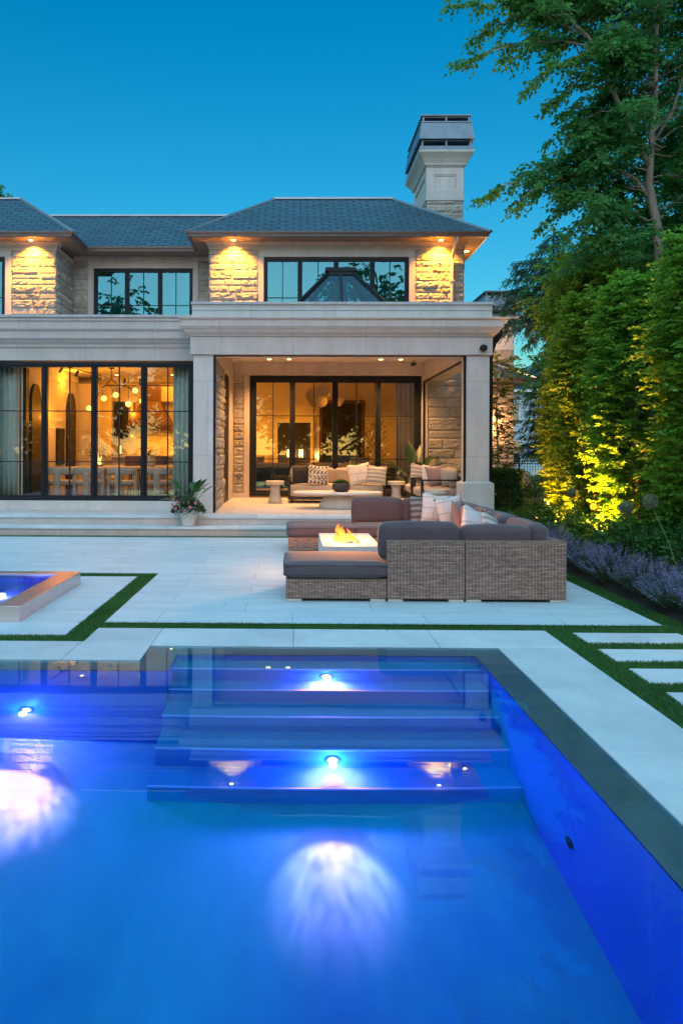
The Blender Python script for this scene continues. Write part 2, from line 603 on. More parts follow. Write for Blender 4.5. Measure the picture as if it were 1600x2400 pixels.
def dup(o, loc=None, rz=None, label=None, scale=None, parent=None):
    c = o.copy()
    COL.objects.link(c)
    if parent is not None:
        c.parent = parent
    for ch in list(o.children):
        dup(ch, parent=c)
    if loc is not None: c.location = loc
    if rz is not None: c.rotation_euler = (0, 0, rz)
    if scale is not None: c.scale = scale if hasattr(scale, '__len__') else (scale,) * 3
    if label: c['label'] = label
    return c

def lamp(name, kind, loc, energy, color, parent=None, size=.05, rot=None, spot=None, blend=.5, size_y=None, spread=None):
    d = bpy.data.lights.new(name, kind)
    d.energy = energy
    d.color = color
    if kind == 'AREA':
        d.shape = 'RECTANGLE' if size_y else 'DISK'
        d.size = size
        if size_y: d.size_y = size_y
        if spread: d.spread = spread
    else:
        d.shadow_soft_size = size
    if kind == 'SPOT':
        d.spot_size = spot or R(80)
        d.spot_blend = blend
    o = bpy.data.objects.new(name, d)
    COL.objects.link(o)
    off = Vector((0, 0, 0)); q = parent
    while q is not None:
        off += q.location; q = q.parent
    if rot is not None:
        o.rotation_euler = rot
    o.location = Vector(loc) - off
    if parent is not None:
        o.parent = parent
    return o

def aim(d):
    return Vector(d).to_track_quat('-Z', 'Y').to_euler()

def raw_mesh(name, V, F, mat, parent=None, midx=None, smooth=False):
    """fast mesh from numpy arrays of quads; V is in the parent's space"""
    me = bpy.data.meshes.new(name)
    V = np.ascontiguousarray(V, dtype=np.float32); F = np.ascontiguousarray(F, dtype=np.int32)
    k = F.shape[1]
    me.vertices.add(len(V)); me.vertices.foreach_set('co', V.ravel())
    me.loops.add(F.size); me.loops.foreach_set('vertex_index', F.ravel())
    me.polygons.add(len(F)); me.polygons.foreach_set('loop_start', np.arange(0, F.size, k, dtype=np.int32))
    for q in (mat if isinstance(mat, (list, tuple)) else [mat]):
        me.materials.append(q)
    if midx is not None:
        me.polygons.foreach_set('material_index', np.asarray(midx, dtype=np.int32))
    me.update(calc_edges=True)
    if smooth:
        me.polygons.foreach_set('use_smooth', [True] * len(me.polygons))
    o = bpy.data.objects.new(name, me)
    COL.objects.link(o)
    if parent is not None:
        o.parent = parent
    return o

def unit(a):
    return a / np.maximum(np.linalg.norm(a, axis=-1, keepdims=True), 1e-9)

def leaf_arrays(P, D, N, L, Wd, fold=.15):
    """one pointed leaf per point: P base, D direction, N normal, L length, Wd width -> verts, quads"""
    D = unit(D)
    S = unit(np.cross(D, N))
    Nn = unit(np.cross(S, D))
    L = np.broadcast_to(np.asarray(L), (len(P),))[:, None]
    Wd = np.broadcast_to(np.asarray(Wd), (len(P),))[:, None]
    mid = P + D * L * .45
    a = P
    b = mid + S * Wd / 2 + Nn * Wd * fold
    c = P + D * L - Nn * L * .12
    d = mid - S * Wd / 2 + Nn * Wd * fold
    V = np.stack([a, b, c, d], 1).reshape(-1, 3)
    F = np.arange(len(P) * 4).reshape(-1, 4)
    return V, F

def rand_dirs(n):
    return unit(RNG.normal(size=(n, 3)))
# ================================================================== ground, paving, turf
def cells(xs, ys, z, hole, m=0, mb=None):
    mb = mb or MB()
    for i in range(len(xs) - 1):
        for j in range(len(ys) - 1):
            cx, cy = (xs[i] + xs[i + 1]) / 2, (ys[j] + ys[j + 1]) / 2
            if not hole(cx, cy):
                mb.quad((xs[i], ys[j], z), (xs[i + 1], ys[j], z), (xs[i + 1], ys[j + 1], z), (xs[i], ys[j + 1], z), m)
    return mb

def in_pool(x, y):
    return (-6.4 < x < 1.58 and .70 < y < 4.90) or (-1.095 < x < 1.58 and 4.8 < y < 5.27)
def in_spa(x, y):
    return -5.0 < x < -2.385 and 5.945 < y < 7.67

g_ = cells([-300, -9.5, -6.4, -5.0, -2.385, -1.095, 1.58, 3.37, 300], [-300, .70, 4.90, 5.27, 5.945, 7.67, 12.3, 300], -.045,
           lambda x, y: in_pool(x, y) or in_spa(x, y))
tag(g_.build('ground', M['lawn']), 'dark lawn around the house and terrace', kind='structure')

dk = MB()
def slab(x0, x1, y0, y1, g=.002, z=0., th=.04):
    dk.box(x0 + g, x1 - g, y0 + g, y1 - g, z - th, z)
# coping pavers round the pool
for a, b_ in zip([-1.093, .01, 1.14], [.01, 1.14, 2.13]):
    slab(a, b_, 5.27, 5.78)
for a, b_ in zip([-9.4, -8.26, -7.16, -6.06, -4.96, -3.86, -2.76, -1.66], [-8.26, -7.16, -6.06, -4.96, -3.86, -2.76, -1.66, -1.093]):
    slab(a, b_, 4.90, 5.37)
slab(-1.645, -1.093, 5.37, 5.78)
for a, b_ in zip([4.35, 3.44, 2.53, 1.62, .70, -.2], [5.27, 4.35, 3.44, 2.53, 1.62, .70]):
    slab(1.58, 2.13, a, b_)
for k in range(9):
    slab(-9.4 + k * 1.22, -9.4 + (k + 1) * 1.22, -.3, .70)
for k in range(5):
    slab(-9.4, -6.4, .70 + k * .84, .70 + (k + 1) * .84)
tag(dk.build('pool_deck_paving', M['paver'], bevel=.002), 'large pale pavers along the pool edge', kind='structure')

dk = MB()
yy = 5.72
while yy > -1:
    slab(2.335, 3.215, yy - .30, yy)
    yy -= .47
tag(dk.build('paver_path', M['paver'], bevel=.002), 'short pale pavers set in turf beside the pool deck', kind='structure')

d2 = cells([-9.4, -1.645, 3.22], [5.96, 8.36, 11.9], 0., lambda x, y: x < -1.645 and y < 8.36)
d2.box(-2.385, -1.85, 5.547, 8.16, -.04, 0)
d2.box(-9.4, -2.385, 7.67, 8.16, -.04, 0)
d2.box(-9.4, -2.385, 5.547, 5.945, -.04, 0)
d2.box(-9.4, -5.0, 5.945, 7.67, -.04, 0)
tag(d2.build('patio', M['deck']), 'pale porcelain plank patio', kind='structure')

rects = [(-1.645, 3.22, 5.78, 5.96), (3.22, 3.43, -1, 12.3), (2.13, 2.335, -1, 5.78), (-1.85, -1.645, 5.37, 8.36),
         (-9.4, -1.85, 8.16, 8.36), (-9.4, -1.85, 5.37, 5.547), (-9.4, 3.22, 11.9, 12.08)]
yy = 5.72
rects.append((2.335, 3.22, 5.72, 5.78))
while yy > -1:
    rects.append((2.335, 3.22, yy - .47, yy - .30))
    yy -= .47
tb = MB()
for (x0, x1, y0, y1) in rects:
    tb.quad((x0, y0, -.012), (x1, y0, -.012), (x1, y1, -.012), (x0, y1, -.012))
tag(tb.build('turf_base', M['turf_base']), 'green backing of the turf strips', kind='structure')
P = []
for (x0, x1, y0, y1) in rects:
    if y1 < 1.3: continue
    a = (x1 - x0) * (y1 - max(y0, 1.2))
    d = 11000 if y0 < 9 else 4000
    n = max(0, int(a * d))
    P.append(np.stack([RNG.uniform(x0, x1, n), RNG.uniform(max(y0, 1.2), y1, n), np.full(n, -.012)], 1))
P = np.concatenate(P)
D = np.stack([RNG.normal(0, .35, len(P)), RNG.normal(0, .35, len(P)), np.ones(len(P))], 1)
V, F = leaf_arrays(P, D, rand_dirs(len(P)), RNG.uniform(.018, .032, len(P)), .0045, .1)
tag(raw_mesh('turf', V, F, M['turf']), 'short green artificial grass in the joints of the paving', cat='grass', kind='stuff')

# planting bed: mounded mulch
gx, gy = 26, 90
bx = np.linspace(3.40, 7.5, gx); by = np.linspace(-1, 19, gy)
V = []
for i, x in enumerate(bx):
    for j, y in enumerate(by):
        z = -.02 + .10 * min(1, (x - 3.4) / .8) + .03 * noise.noise(Vector((x * 3, y * 3, 0)))
        V.append((x, y, z))
F = [(i * gy + j, (i + 1) * gy + j, (i + 1) * gy + j + 1, i * gy + j + 1) for i in range(gx - 1) for j in range(gy - 1)
     if not ((by[j] > 12.4 and bx[i] < 5.35) )]
tag(raw_mesh('planting_bed', V, F, M['soil'], smooth=True), 'dark mulch of the planting bed', kind='structure')

# ================================================================== swimming pool
ZF = -1.27
m, t, b = newmat('pool_finish')
co = texco(t)
f = noisetex(t, co, .55, 4, .6)
c = ramp(t, f, [(.38, (.06, .34, .47)), (.60, (.09, .68, .52))])
f2 = noisetex(t, co, 3., 6, .7, (1, .35, 1))
c = mixc(t, c, ramp(t, f2, [(.3, (.88,) * 3), (.7, (1.1,) * 3)]), 1., 'MULTIPLY')
lnk(t, c, b.inputs['Base Color'])
b.inputs['Roughness'].default_value = .38
M['poolfin'] = m
M['poolnose'] = pmat('pool_nosing', (.75, .9, .95), .3, var=.03)
M['poolstep'] = pmat('pool_step', (.05, .40, .56), .4, var=.15, vscale=1.5, bmp=.1, bscale=8)
pool = thing('swimming_pool', 'long in-ground pool with steel rim, underwater steps and glowing blue lights', 'pool', (0, 3, 0))
sh = MB()
xl, xr, yn, yb, ybay = -6.2, 1.36, .92, 4.70, 5.08
# floor and walls
sh.quad((xl, yn, ZF), (xr, yn, ZF), (xr, ybay, ZF), (xl, ybay, ZF))
sh.build('basin_floor', M['poolfin'], pool)
sh = MB()
sh.quad((xr, yn, ZF), (xr, yn, -.03), (xr, ybay, -.03), (xr, ybay, ZF))
sh.quad((xl, yn, ZF), (xl, yb, ZF), (xl, yb, -.03), (xl, yn, -.03))
sh.quad((xl, yn, ZF), (xl, yn, -.03), (xr, yn, -.03), (xr, yn, ZF))
sh.quad((xl, yb, ZF), (-.86, yb, ZF), (-.86, yb, -.03), (xl, yb, -.03))
sh.quad((-.86, yb, ZF), (-.86, ybay, ZF), (-.86, ybay, -.03), (-.86, yb, -.03))
sh.quad((-.86, ybay, ZF), (xr, ybay, ZF), (xr, ybay, -.03), (-.86, ybay, -.03))
M['poolwall'] = pmat('pool_wall', (.06, .25, .50), .4, var=.15, vscale=1.2, bmp=.1, bscale=8)  # less green than the floor finish: cobalt of the lamps put into the colour
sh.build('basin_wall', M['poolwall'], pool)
TR = [(4.90, -.17), (4.73, -.42), (4.50, -.64), (4.27, -.87), (4.05, -1.10)]
py = ybay
for k, (y, z) in enumerate(TR):
    s_ = MB()
    s_.box(-.857, xr - .002, y, py - (0 if k == 0 else 0) , ZF + .001, z)
    o = s_.build('step', M['poolstep'], pool)
    n_ = MB()
    n_.box(-.857, xr - .002, y - .008, y + .003, z - .014, z + .003)
    n_.build('nosing', M['poolnose'], o)
    py = y
cp = MB()
zc = -.026
for (x0, x1, y0, y1) in ((-6.4, -.86, yb, 4.897), (-1.093, -.86, 4.897, 5.268), (-.86, xr, ybay, 5.268), (xr, 1.578, yn, 5.268),
                         (-6.4, 1.578, .702, yn), (-6.4, xl, yn, yb)):
    cp.box(x0, x1, y0, y1, zc - .02, zc)
cp.build('rim', M['steel'], pool)
M['lens'] = emat('pool_lamp_lens', (1., .62, 1.0), 10)
LC = (.02, .05, 1.0)
LV = (4.2, .46, 1.0)
def pool_lamp(x, y, z, e, d=(0, -1, 0), beam=None, eb=0, ang=45, near=0.):
    r = MB()
    ring = Vector((x, y, z)); dv = Vector(d)
    u = dv.cross(Vector((0, 0, 1))).normalized(); w = Vector((0, 0, 1))
    def disc(mb, r0, off, m=0, n=24):
        c = ring + dv * off
        mb.add([c + (u * math.cos(2 * PI * k / n) + w * math.sin(2 * PI * k / n)) * r0 for k in range(n)], [tuple(range(n))], m)
    lt = MB(); disc(lt, .026, .012)
    rg = MB()
    n = 24
    vs = []
    for (rr, of) in ((.045, .001), (.045, .010), (.028, .013), (.026, .006)):
        c = ring + dv * of
        vs += [c + (u * math.cos(2 * PI * k / n) + w * math.sin(2 * PI * k / n)) * rr for k in range(n)]
    rg.add(vs, [(i * n + k, i * n + (k + 1) % n, (i + 1) * n + (k + 1) % n, (i + 1) * n + k) for i in range(3) for k in range(n)])
    o = rg.build('pool_light', M['steel'], pool, smooth=True)
    lt.build('lens', M['lens'], o)
    lamp('pool_lamp', 'POINT', ring + dv * .07, e, LC, o, .025)
    if near:
        lamp('pool_glow', 'SPOT', ring + dv * .05, near, LV, o, .02, aim(Vector(d) * .55 + Vector((0, 0, -1))), R(150), 1.)
    if beam:
        q = lamp('pool_beam', 'SPOT', ring + dv * .05, eb, LV, o, .015, aim(Vector(beam) - ring), R(ang), .6)
        q.scale = (2.5, 1, 1)
        # uneven beam: noise put into the lamp colour breaks it up
        q.data.use_nodes = True
        lt_ = q.data.node_tree; em = lt_.nodes['Emission']
        tc = lt_.nodes.new('ShaderNodeTexCoord'); nz = lt_.nodes.new('ShaderNodeTexNoise')
        nz.inputs['Scale'].default_value = 4.2; nz.inputs['Detail'].default_value = 7; nz.inputs['Roughness'].default_value = .6; nz.inputs['Distortion'].default_value = .8
        mpn = lt_.nodes.new('ShaderNodeMapping'); mpn.inputs['Scale'].default_value = (1, 3.5, 3.5); lt_.links.new(tc.outputs['Normal'], mpn.inputs[0]); lt_.links.new(mpn.outputs[0], nz.inputs['Vector'])
        rp = lt_.nodes.new('ShaderNodeValToRGB'); rp.color_ramp.elements[0].position = .30; rp.color_ramp.elements[1].position = .72
        rp.color_ramp.elements[0].color = (.04, .04, .04, 1)
        lt_.links.new(nz.outputs['Fac'], rp.inputs[0]); lt_.links.new(rp.outputs[0], em.inputs['Color'])
pool_lamp(.248, 4.899, -.31, 3.2, near=6)
pool_lamp(.254, 4.269, -.99, 11, beam=(.22, 3.44, -1.3), eb=75, ang=19, near=8)
pool_lamp(-1.83, 4.699, -.80, 10, beam=(-1.85, 4.05, -1.3), eb=95, ang=36, near=6)
pool_lamp(-4.6, 4.699, -.80, 9.0)
pool_lamp(.25, .921, -.75, 9, (0, 1, 0))
pool_lamp(-2.6, .921, -.75, 4, (0, 1, 0))
pool_lamp(-5.2, .921, -.75, 4, (0, 1, 0))
il = MB()
n = 20
vs = []
for (rr, of) in ((.040, 0), (.040, .008), (.024, .010), (.020, .002)):
    vs += [(xr - .001 - of, 3.35 + math.cos(2 * PI * k / n) * rr, -.86 + math.sin(2 * PI * k / n) * rr) for k in range(n)]
il.add(vs, [(i * n + k, i * n + (k + 1) % n, (i + 1) * n + (k + 1) % n, (i + 1) * n + k) for i in range(3) for k in range(n)])
il.build('water_inlet', M['black'], pool)

def watermat(name, bstr, bscale, dens, col=(.30, .74, .95), stretch=(1, 1, 1)):
    m = bpy.data.materials.new(name)
    m.use_nodes = True
    t = m.node_tree
    t.nodes.clear()
    g = t.nodes.new('ShaderNodeBsdfGlass')
    g.inputs['Roughness'].default_value = 0
    g.inputs['IOR'].default_value = 1.333
    g.inputs['Color'].default_value = (.68, .92, 1, 1)
    co = texco(t)
    bn = bump(t, None, noisetex(t, co, bscale, 2, .4, stretch), bstr, .01)
    lnk(t, bn, g.inputs['Normal'])
    gl = t.nodes.new('ShaderNodeBsdfGlossy')
    gl.inputs['Roughness'].default_value = .0
    gl.inputs['Color'].default_value = (.16, .85, 1, 1)
    lnk(t, bn, gl.inputs['Normal'])
    mx = t.nodes.new('ShaderNodeMixShader'); mx.inputs[0].default_value = .075
    lnk(t, g.outputs[0], mx.inputs[1]); lnk(t, gl.outputs[0], mx.inputs[2])
    v = t.nodes.new('ShaderNodeVolumeAbsorption')
    v.inputs['Color'].default_value = (*col, 1)
    v.inputs['Density'].default_value = dens
    o = t.nodes.new('ShaderNodeOutputMaterial')
    lnk(t, mx.outputs[0], o.inputs['Surface'])
    lnk(t, v.outputs[0], o.inputs['Volume'])
    return m
M['water'] = watermat('pool_water', .03, 2.2, .6, (.22, .70, .95))
M['water_spa'] = watermat('spa_water', .35, 5.0, .4, stretch=(1, 2.5, 1))
wt = MB()
# one closed body: an L-shaped prism
def prism(mb, poly, z0, z1, m=0):
    n = len(poly)
    vs = [(x, y, z0) for x, y in poly] + [(x, y, z1) for x, y in poly]
    fs = [tuple(range(n - 1, -1, -1)), tuple(range(n, 2 * n))] + [(k, (k + 1) % n, n + (k + 1) % n, n + k) for k in range(n)]
    return mb.add(vs, fs, m)
prism(wt, [(-6.398, .704), (1.577, .704), (1.577, 5.267), (-1.092, 5.267), (-1.092, 4.896), (-6.398, 4.896)], -1.6, -.006)
tag(wt.build('water', M['water'], uvs=False), 'still clear water of the swimming pool', kind='structure')

# ================================================================== raised steel spa
spa = thing('hot_tub', 'raised brushed steel spa tub with glowing blue water in the patio', 'hot tub', (-3.7, 6.8, 0))
s = MB()
X0, X1, Y0, Y1 = -5.0, -2.385, 5.945, 7.67
x0, x1, y0, y1 = -4.78, -2.60, 6.10, 7.51
zt = .143
for (a, b_, c, d) in ((X0, X1, Y0, y0), (X0, X1, y1, Y1), (X0, x0, y0, y1), (x1, X1, y0, y1)):
    s.box(a, b_, c, d, -.05, zt)
s.build('rim', M['steel'], spa, bevel=.004, seg=2)
s = MB()
s.quad((x0, y0, -.9), (x1, y0, -.9), (x1, y1, -.9), (x0, y1, -.9))
s.quad((x0, y0, -.9), (x0, y1, -.9), (x0, y1, -.05), (x0, y0, -.05))
s.quad((x1, y0, -.9), (x1, y0, -.05), (x1, y1, -.05), (x1, y1, -.9))
s.quad((x0, y0, -.9), (x0, y0, -.05), (x1, y0, -.05), (x1, y0, -.9))
s.quad((x0, y1, -.9), (x1, y1, -.9), (x1, y1, -.05), (x0, y1, -.05))
s.box(x0 + .002, x0 + .4, y0 + .002, y1 - .002, -.89, -.35)
s.box(x1 - .4, x1 - .002, y0 + .002, y1 - .002, -.89, -.35)
M['spafin'] = pmat('spa_finish', (.16, .24, .62), .5, var=.1, vscale=4)
s.build('basin', M['spafin'], spa)
for (px, py_) in ((-2.97, 6.8), (-4.3, 6.8)):
    s = MB(); s.lathe([(.05, -.32), (.05, -.30), (.03, -.298)], px + .05, py_, 20)
    o = s.build('spa_light', M['lens'], spa)
    lamp('spa_lamp', 'POINT', (px + .05, py_, -.2), 2.2, (.10, .12, 1.), o, .05)
s = MB(); s.box(x0 - .001, x1 + .001, y0 - .001, y1 + .001, -1.0, zt - .012)
tag(s.build('spa_water', M['water_spa'], uvs=False), 'rippled blue water inside the steel spa', kind='structure')

# ================================================================== terrace and steps
tr = MB()
TX0, TX1 = -9.4, 3.80
tr.box(TX0, TX1, 12.09, 12.37, -.02, .118, 1)
tr.box(TX0, TX1, 12.37, 13.40, .00, .288, 1)
xs = [-9.4, -8.3, -7.1, -5.9, -4.65, -3.5, -2.2, -.95, .3, 1.5, 2.7, 3.80]
for a, b_ in zip(xs[:-1], xs[1:]):
    tr.box(a + .002, b_ - .002, 12.06, 12.368, .120, .17, 0)
for a, b_ in zip(xs[:-1], xs[1:]):
    tr.box(a + .30, b_ + .296, 12.34, 12.74, .290, .34, 0)
o = tr.build('terrace_steps', [M['paver'], M['lime']], bevel=.004)
tag(o, 'two broad stone steps up to the house', kind='structure')
M['terrace'] = brickmat('terrace_tiles', (.60, .57, .53), (.55, .52, .48), (.30, .28, .26), 1.2, .6, .004, .5, .55, .1, .1, 2., None, .04)
tr = MB()
tr.box(TX0 + .3, TX1 + .0, 12.742, 17.29, .30, .338)
tag(tr.build('terrace', M['terrace']), 'stone tiled terrace floor', kind='structure')

# a few fallen leaves on the paving
n = 70
P = np.stack([RNG.uniform(-4, 3.1, n), RNG.uniform(4.95, 11.5, n), np.full(n, .004)], 1)
P = P[~((P[:, 1] < 5.35) & (P[:, 0] > -1.2) & (P[:, 0] < 1.6)) & ~((P[:, 0] < -2.3) & (P[:, 1] > 5.8) & (P[:, 1] < 7.8))]
D = RNG.normal(0, 1, P.shape) * np.array([1, 1, .1])
V, F = leaf_arrays(P, D, np.tile([0, 0, 1.], (len(P), 1)) + RNG.normal(0, .2, P.shape), RNG.uniform(.012, .03, len(P)), .011, .2)
M['litter'] = pmat('dry_leaf', (.09, .07, .03), .9, var=.5)
tag(raw_mesh('fallen_leaves', V, F, M['litter']), 'tiny dry leaves scattered over the pale paving', cat='leaves', kind='stuff')
# ================================================================== the house
house = thing('house', 'two-storey limestone house with slate hip roofs, black framed windows and a stone portico', 'house', (0, 17, 0))

# ---- rock-faced ashlar wall panels: real courses of split stone
def rock_wall(name, a, b, z0, z1, seed, parent=house, amp=.028, cell=.035, minh=.10, maxh=.24, thick=.12, label=None):
    """a->b : base line (x,y); the rough face looks to the right of a->b rotated -90 (outwards)"""
    rr = random.Random(seed)
    a = Vector((a[0], a[1], 0)); b = Vector((b[0], b[1], 0))
    d = (b - a); Lw = d.length; d.normalize()
    nrm = Vector((d.y, -d.x, 0))
    mb = MB()
    z = z0
    while z < z1 - .001:
        h = rr.uniform(minh, maxh)
        if z1 - z - h < minh * .9:
            h = z1 - z
        u = 0
        while u < Lw - .001:
            w = rr.uniform(.28, .85)
            if Lw - u - w < .2:
                w = Lw - u
            smooth = rr.random() < .14
            nu = max(2, int(w / cell)); nv = max(2, int(h / cell))
            g = .005
            out = rr.uniform(.0, .018)
            vs = []
            ph = rr.uniform(0, 100)
            for j in range(nv + 1):
                for i in range(nu + 1):
                    fu, fv = i / nu, j / nv
                    x = u + g + (w - 2 * g) * fu; zz = z + g + (h - 2 * g) * fv
                    e = min(fu * w, (1 - fu) * w, fv * h, (1 - fv) * h)
                    pil = min(1, e / .03)
                    if smooth:
                        dd = .012 * pil + out * .3
                    else:
                        p3 = Vector((x * 5 + ph, zz * 10, ph))
                        dd = out + pil * (.014 + amp * 1.5 * abs(noise.noise(p3)) + amp * .8 * noise.noise(p3 * 2.7) + amp * .35 * noise.noise(p3 * 6))
                    q = a + d * x + nrm * dd
                    vs.append((q.x, q.y, zz))
            fs = [(j * (nu + 1) + i, j * (nu + 1) + i + 1, (j + 1) * (nu + 1) + i + 1, (j + 1) * (nu + 1) + i) for j in range(nv) for i in range(nu)]
            mb.add(vs, fs, 0)
            u += w
        z += h
    # mortar bed behind
    i0 = a - nrm * thick; i1 = b - nrm * thick
    aa = a + nrm * .004; bb = b + nrm * .004
    vs = [(aa.x, aa.y, z0), (bb.x, bb.y, z0), (i1.x, i1.y, z0), (i0.x, i0.y, z0), (aa.x, aa.y, z1), (bb.x, bb.y, z1), (i1.x, i1.y, z1), (i0.x, i0.y, z1)]
    mb.add(vs, [(0, 1, 5, 4), (1, 2, 6, 5), (2, 3, 7, 6), (3, 0, 4, 7), (4, 5, 6, 7), (3, 2, 1, 0)], 1)
    return mb.build(name, [M['rock'], M['mortar']], parent, label=label)

# ---- a framed window: panels, mullions, thin glazing bars
def window(name, x0, x1, z0, z1, y, n, bars_v=1, bars_h=(), fw=.06, mw=.11, depth=.12, glass='glass', parent=house, label=None, edges=None, face=-1, sash=.035):
    fr = MB()
    fr.box(x0, x1, y - depth / 2, y + depth / 2, z1 - fw, z1)
    fr.box(x0, x1, y - depth / 2, y + depth / 2, z0, z0 + fw)
    fr.box(x0, x0 + fw, y - depth / 2 + .001, y + depth / 2 - .001, z0 + fw, z1 - fw)
    fr.box(x1 - fw, x1, y - depth / 2 + .001, y + depth / 2 - .001, z0 + fw, z1 - fw)
    if edges is None:
        edges = [x0 + (x1 - x0) * k / n for k in range(n + 1)]
    for e in edges[1:-1]:
        fr.box(e - mw / 2, e + mw / 2, y - depth / 2 - .006, y + depth / 2 - .002, z0 + fw + .001, z1 - fw - .001)
        fr.box(e - .006, e + .006, y - depth / 2 - .012, y - depth / 2 - .004, z0 + fw + .002, z1 - fw - .002)
    f = fr.build(name, M['black'], parent, bevel=.004, label=label)
    for k in range(len(edges) - 1):
        a = edges[k] + (fw if k == 0 else mw / 2); b = edges[k + 1] - (fw if k == len(edges) - 2 else mw / 2)
        s = MB()
        yy0, yy1 = y - depth * .38, y + depth * .3
        s.box(a + .001, b - .001, yy0, yy1, z1 - fw - sash, z1 - fw - .001)
        s.box(a + .001, b - .001, yy0, yy1, z0 + fw + .001, z0 + fw + sash)
        s.box(a + .001, a + sash, yy0 + .001, yy1 - .001, z0 + fw + sash, z1 - fw - sash)
        s.box(b - sash, b - .001, yy0 + .001, yy1 - .001, z0 + fw + sash, z1 - fw - sash)
        for j in range(1, bars_v + 1):
            xx = a + (b - a) * j / (bars_v + 1)
            s.box(xx - .011, xx + .011, y - .018, y + .018, z0 + fw + sash, z1 - fw - sash)
        for zz in bars_h:
            s.box(a + sash, b - sash, y - .016, y + .016, zz - .010, zz + .010)
        s.build('sash', M['black'], f)
        g = MB()
        g.box(a + sash - .004, b - sash + .004, y - .004, y + .004, z0 + fw + sash - .004, z1 - fw - sash + .004)
        g.build('pane', M[glass], f, uvs=False)
    return f

ZT = .34                # terrace level
YF = 13.5               # window wall of the dining room
YB = 17.3               # back wall of the portico and front of the bays above
YM = 18.6               # recessed wall above the flat roof
# ============ ground floor, dining room front
e0 = -1.97
edges = [e0 - .99 * k for k in range(7)][::-1]
window('window_wall', edges[0], e0, .52, 3.275, YF + .06, 6, 1, (1.29, 2.30), fw=.07, mw=.052, edges=edges, depth=.14, sash=.03)
w = MB()
w.box(edges[0] - .6, -1.905, YF - .02, YF + .20, .338, .518)
w.box(edges[0] - .6, -1.9, YF - .05, YF + .02, .336, .40)
w.build('base_course', M['limelight'], house, bevel=.004)
w = MB()
w.box(-9.6, -1.89, YF, YF + .35, 3.30, 3.59)
w.box(-9.6, -1.892, YF - .03, YF, 3.56, 3.60)
w.build('frieze', M['lime'], house, bevel=.004)
def cornice(name, x0, x1, y, prof, mat, left=False, right=False, parent=house):
    """prof: list of (projection, z); runs along x at plane y with optional mitred returns"""
    mb = MB()
    n = len(prof)
    yb = y + .6
    def pt(side, p, z, back=False):
        xx = (x0 - (p if left else 0)) if side == 0 else (x1 + (p if right else 0))
        return (xx, (yb if back else y - p), z)
    A = [pt(0, p, z) for p, z in prof]; B = [pt(1, p, z) for p, z in prof]
    Ab = [pt(0, p, z, True) for p, z in prof]; Bb = [pt(1, p, z, True) for p, z in prof]
    vs = A + B + Ab + Bb
    fs = []
    for i in range(n - 1):
        fs.append((i, n + i, n + i + 1, i + 1))
        fs.append((2 * n + i, i, i + 1, 2 * n + i + 1))
        fs.append((n + i, 3 * n + i, 3 * n + i + 1, n + i + 1))
        fs.append((3 * n + i, 2 * n + i, 2 * n + i + 1, 3 * n + i + 1))
    fs.append((n - 1, 2 * n - 1, 4 * n - 1, 3 * n - 1))
    fs.append((0, 2 * n, 3 * n, n))
    mb.add(vs, fs)
    return mb.build(name, mat, parent)
cornice('cornice', -9.6, -1.92, YF, [(0, 3.592), (.03, 3.60), (.035, 3.63), (.06, 3.64), (.10, 3.69), (.13, 3.715), (.15, 3.72), (.15, 3.86), (.175, 3.87), (.20, 3.90), (.20, 3.925), (0, 3.93)], M['lime'])
w = MB()
w.box(-9.6, -1.93, YF + .06, YF + .45, 3.931, 4.16)
w.box(-9.6, -1.93, YF + .035, YF + .06, 4.10, 4.161)
w.build('parapet', M['lime'], house, bevel=.004)
w = MB()
for a, b_ in zip([-9.6, -7.6, -5.62, -3.6], [-7.6, -5.62, -3.6, -1.93]):
    w.box(a + .003, b_ - .003, YF + .0, YF + .48, 4.162, 4.215)
w.build('parapet_cap', M['coping'], house, bevel=.006)
w = MB(); w.box(-9.6, -1.95, YF + .45, YM, 3.94, 4.0); w.build('flat_roof', M['ridge'], house)

# ============ portico
PF = 12.9
w = MB(); w.box(-1.885, -1.51, PF, PF + .38, .338, 3.335); w.build('column', M['limelight'], house, bevel=.006)
col2 = sub('column', house, (3.48, PF + .2, .34))
w = MB(); w.box(3.275, 3.70, PF, PF + .42, .338, 3.335)
w.build('shaft', M['limelight'], col2, bevel=.006)
w = MB()
w.box(3.20, 3.775, PF - .075, PF + .50, .339, .92)
w.frustum((3.20, 3.775, PF - .075, PF + .50, .921), (3.27, 3.705, PF - .005, PF + .425, .955))
w.build('plinth', M['limelight'], col2, bevel=.006)
w = MB()
w.box(-1.94, 3.745, PF - .04, PF + .44, 3.337, 3.67)
w.box(-1.94, 3.745, PF - .055, PF - .04, 3.337, 3.365)
w.box(-1.70, -1.512, PF + .44, YB, 3.30, 3.80)
w.box(3.275, 3.74, PF + .44, YB, 3.30, 3.80)
w.build('portico_beam', M['lime'], house, bevel=.004)
cornice('cornice', -1.94, 3.745, PF - .04, [(0, 3.672), (.025, 3.68), (.03, 3.70), (.05, 3.71), (.09, 3.745), (.12, 3.80), (.14, 3.812), (.14, 3.835), (.16, 3.84), (.16, 3.965), (.18, 3.97), (.20, 3.99), (.20, 4.01), (0, 4.015)], M['lime'], True, True)
w = MB()
w.box(-1.93, 3.775, PF + .10, PF + .45, 4.016, 4.30)
w.box(-1.93, 3.775, PF + .085, PF + .10, 4.20, 4.301)
w.box(3.45, 3.775, PF + .45, YB, 4.016, 4.30)
w.box(-1.93, -1.60, PF + .45, YB, 4.016, 4.30)
w.build('parapet', M['limelight'], house, bevel=.004)
w = MB()
for a, b_ in zip([-1.95, 1.0], [1.0, 3.80]):
    w.box(a + .003, b_ - .003, PF + .05, PF + .49, 4.302, 4.355)
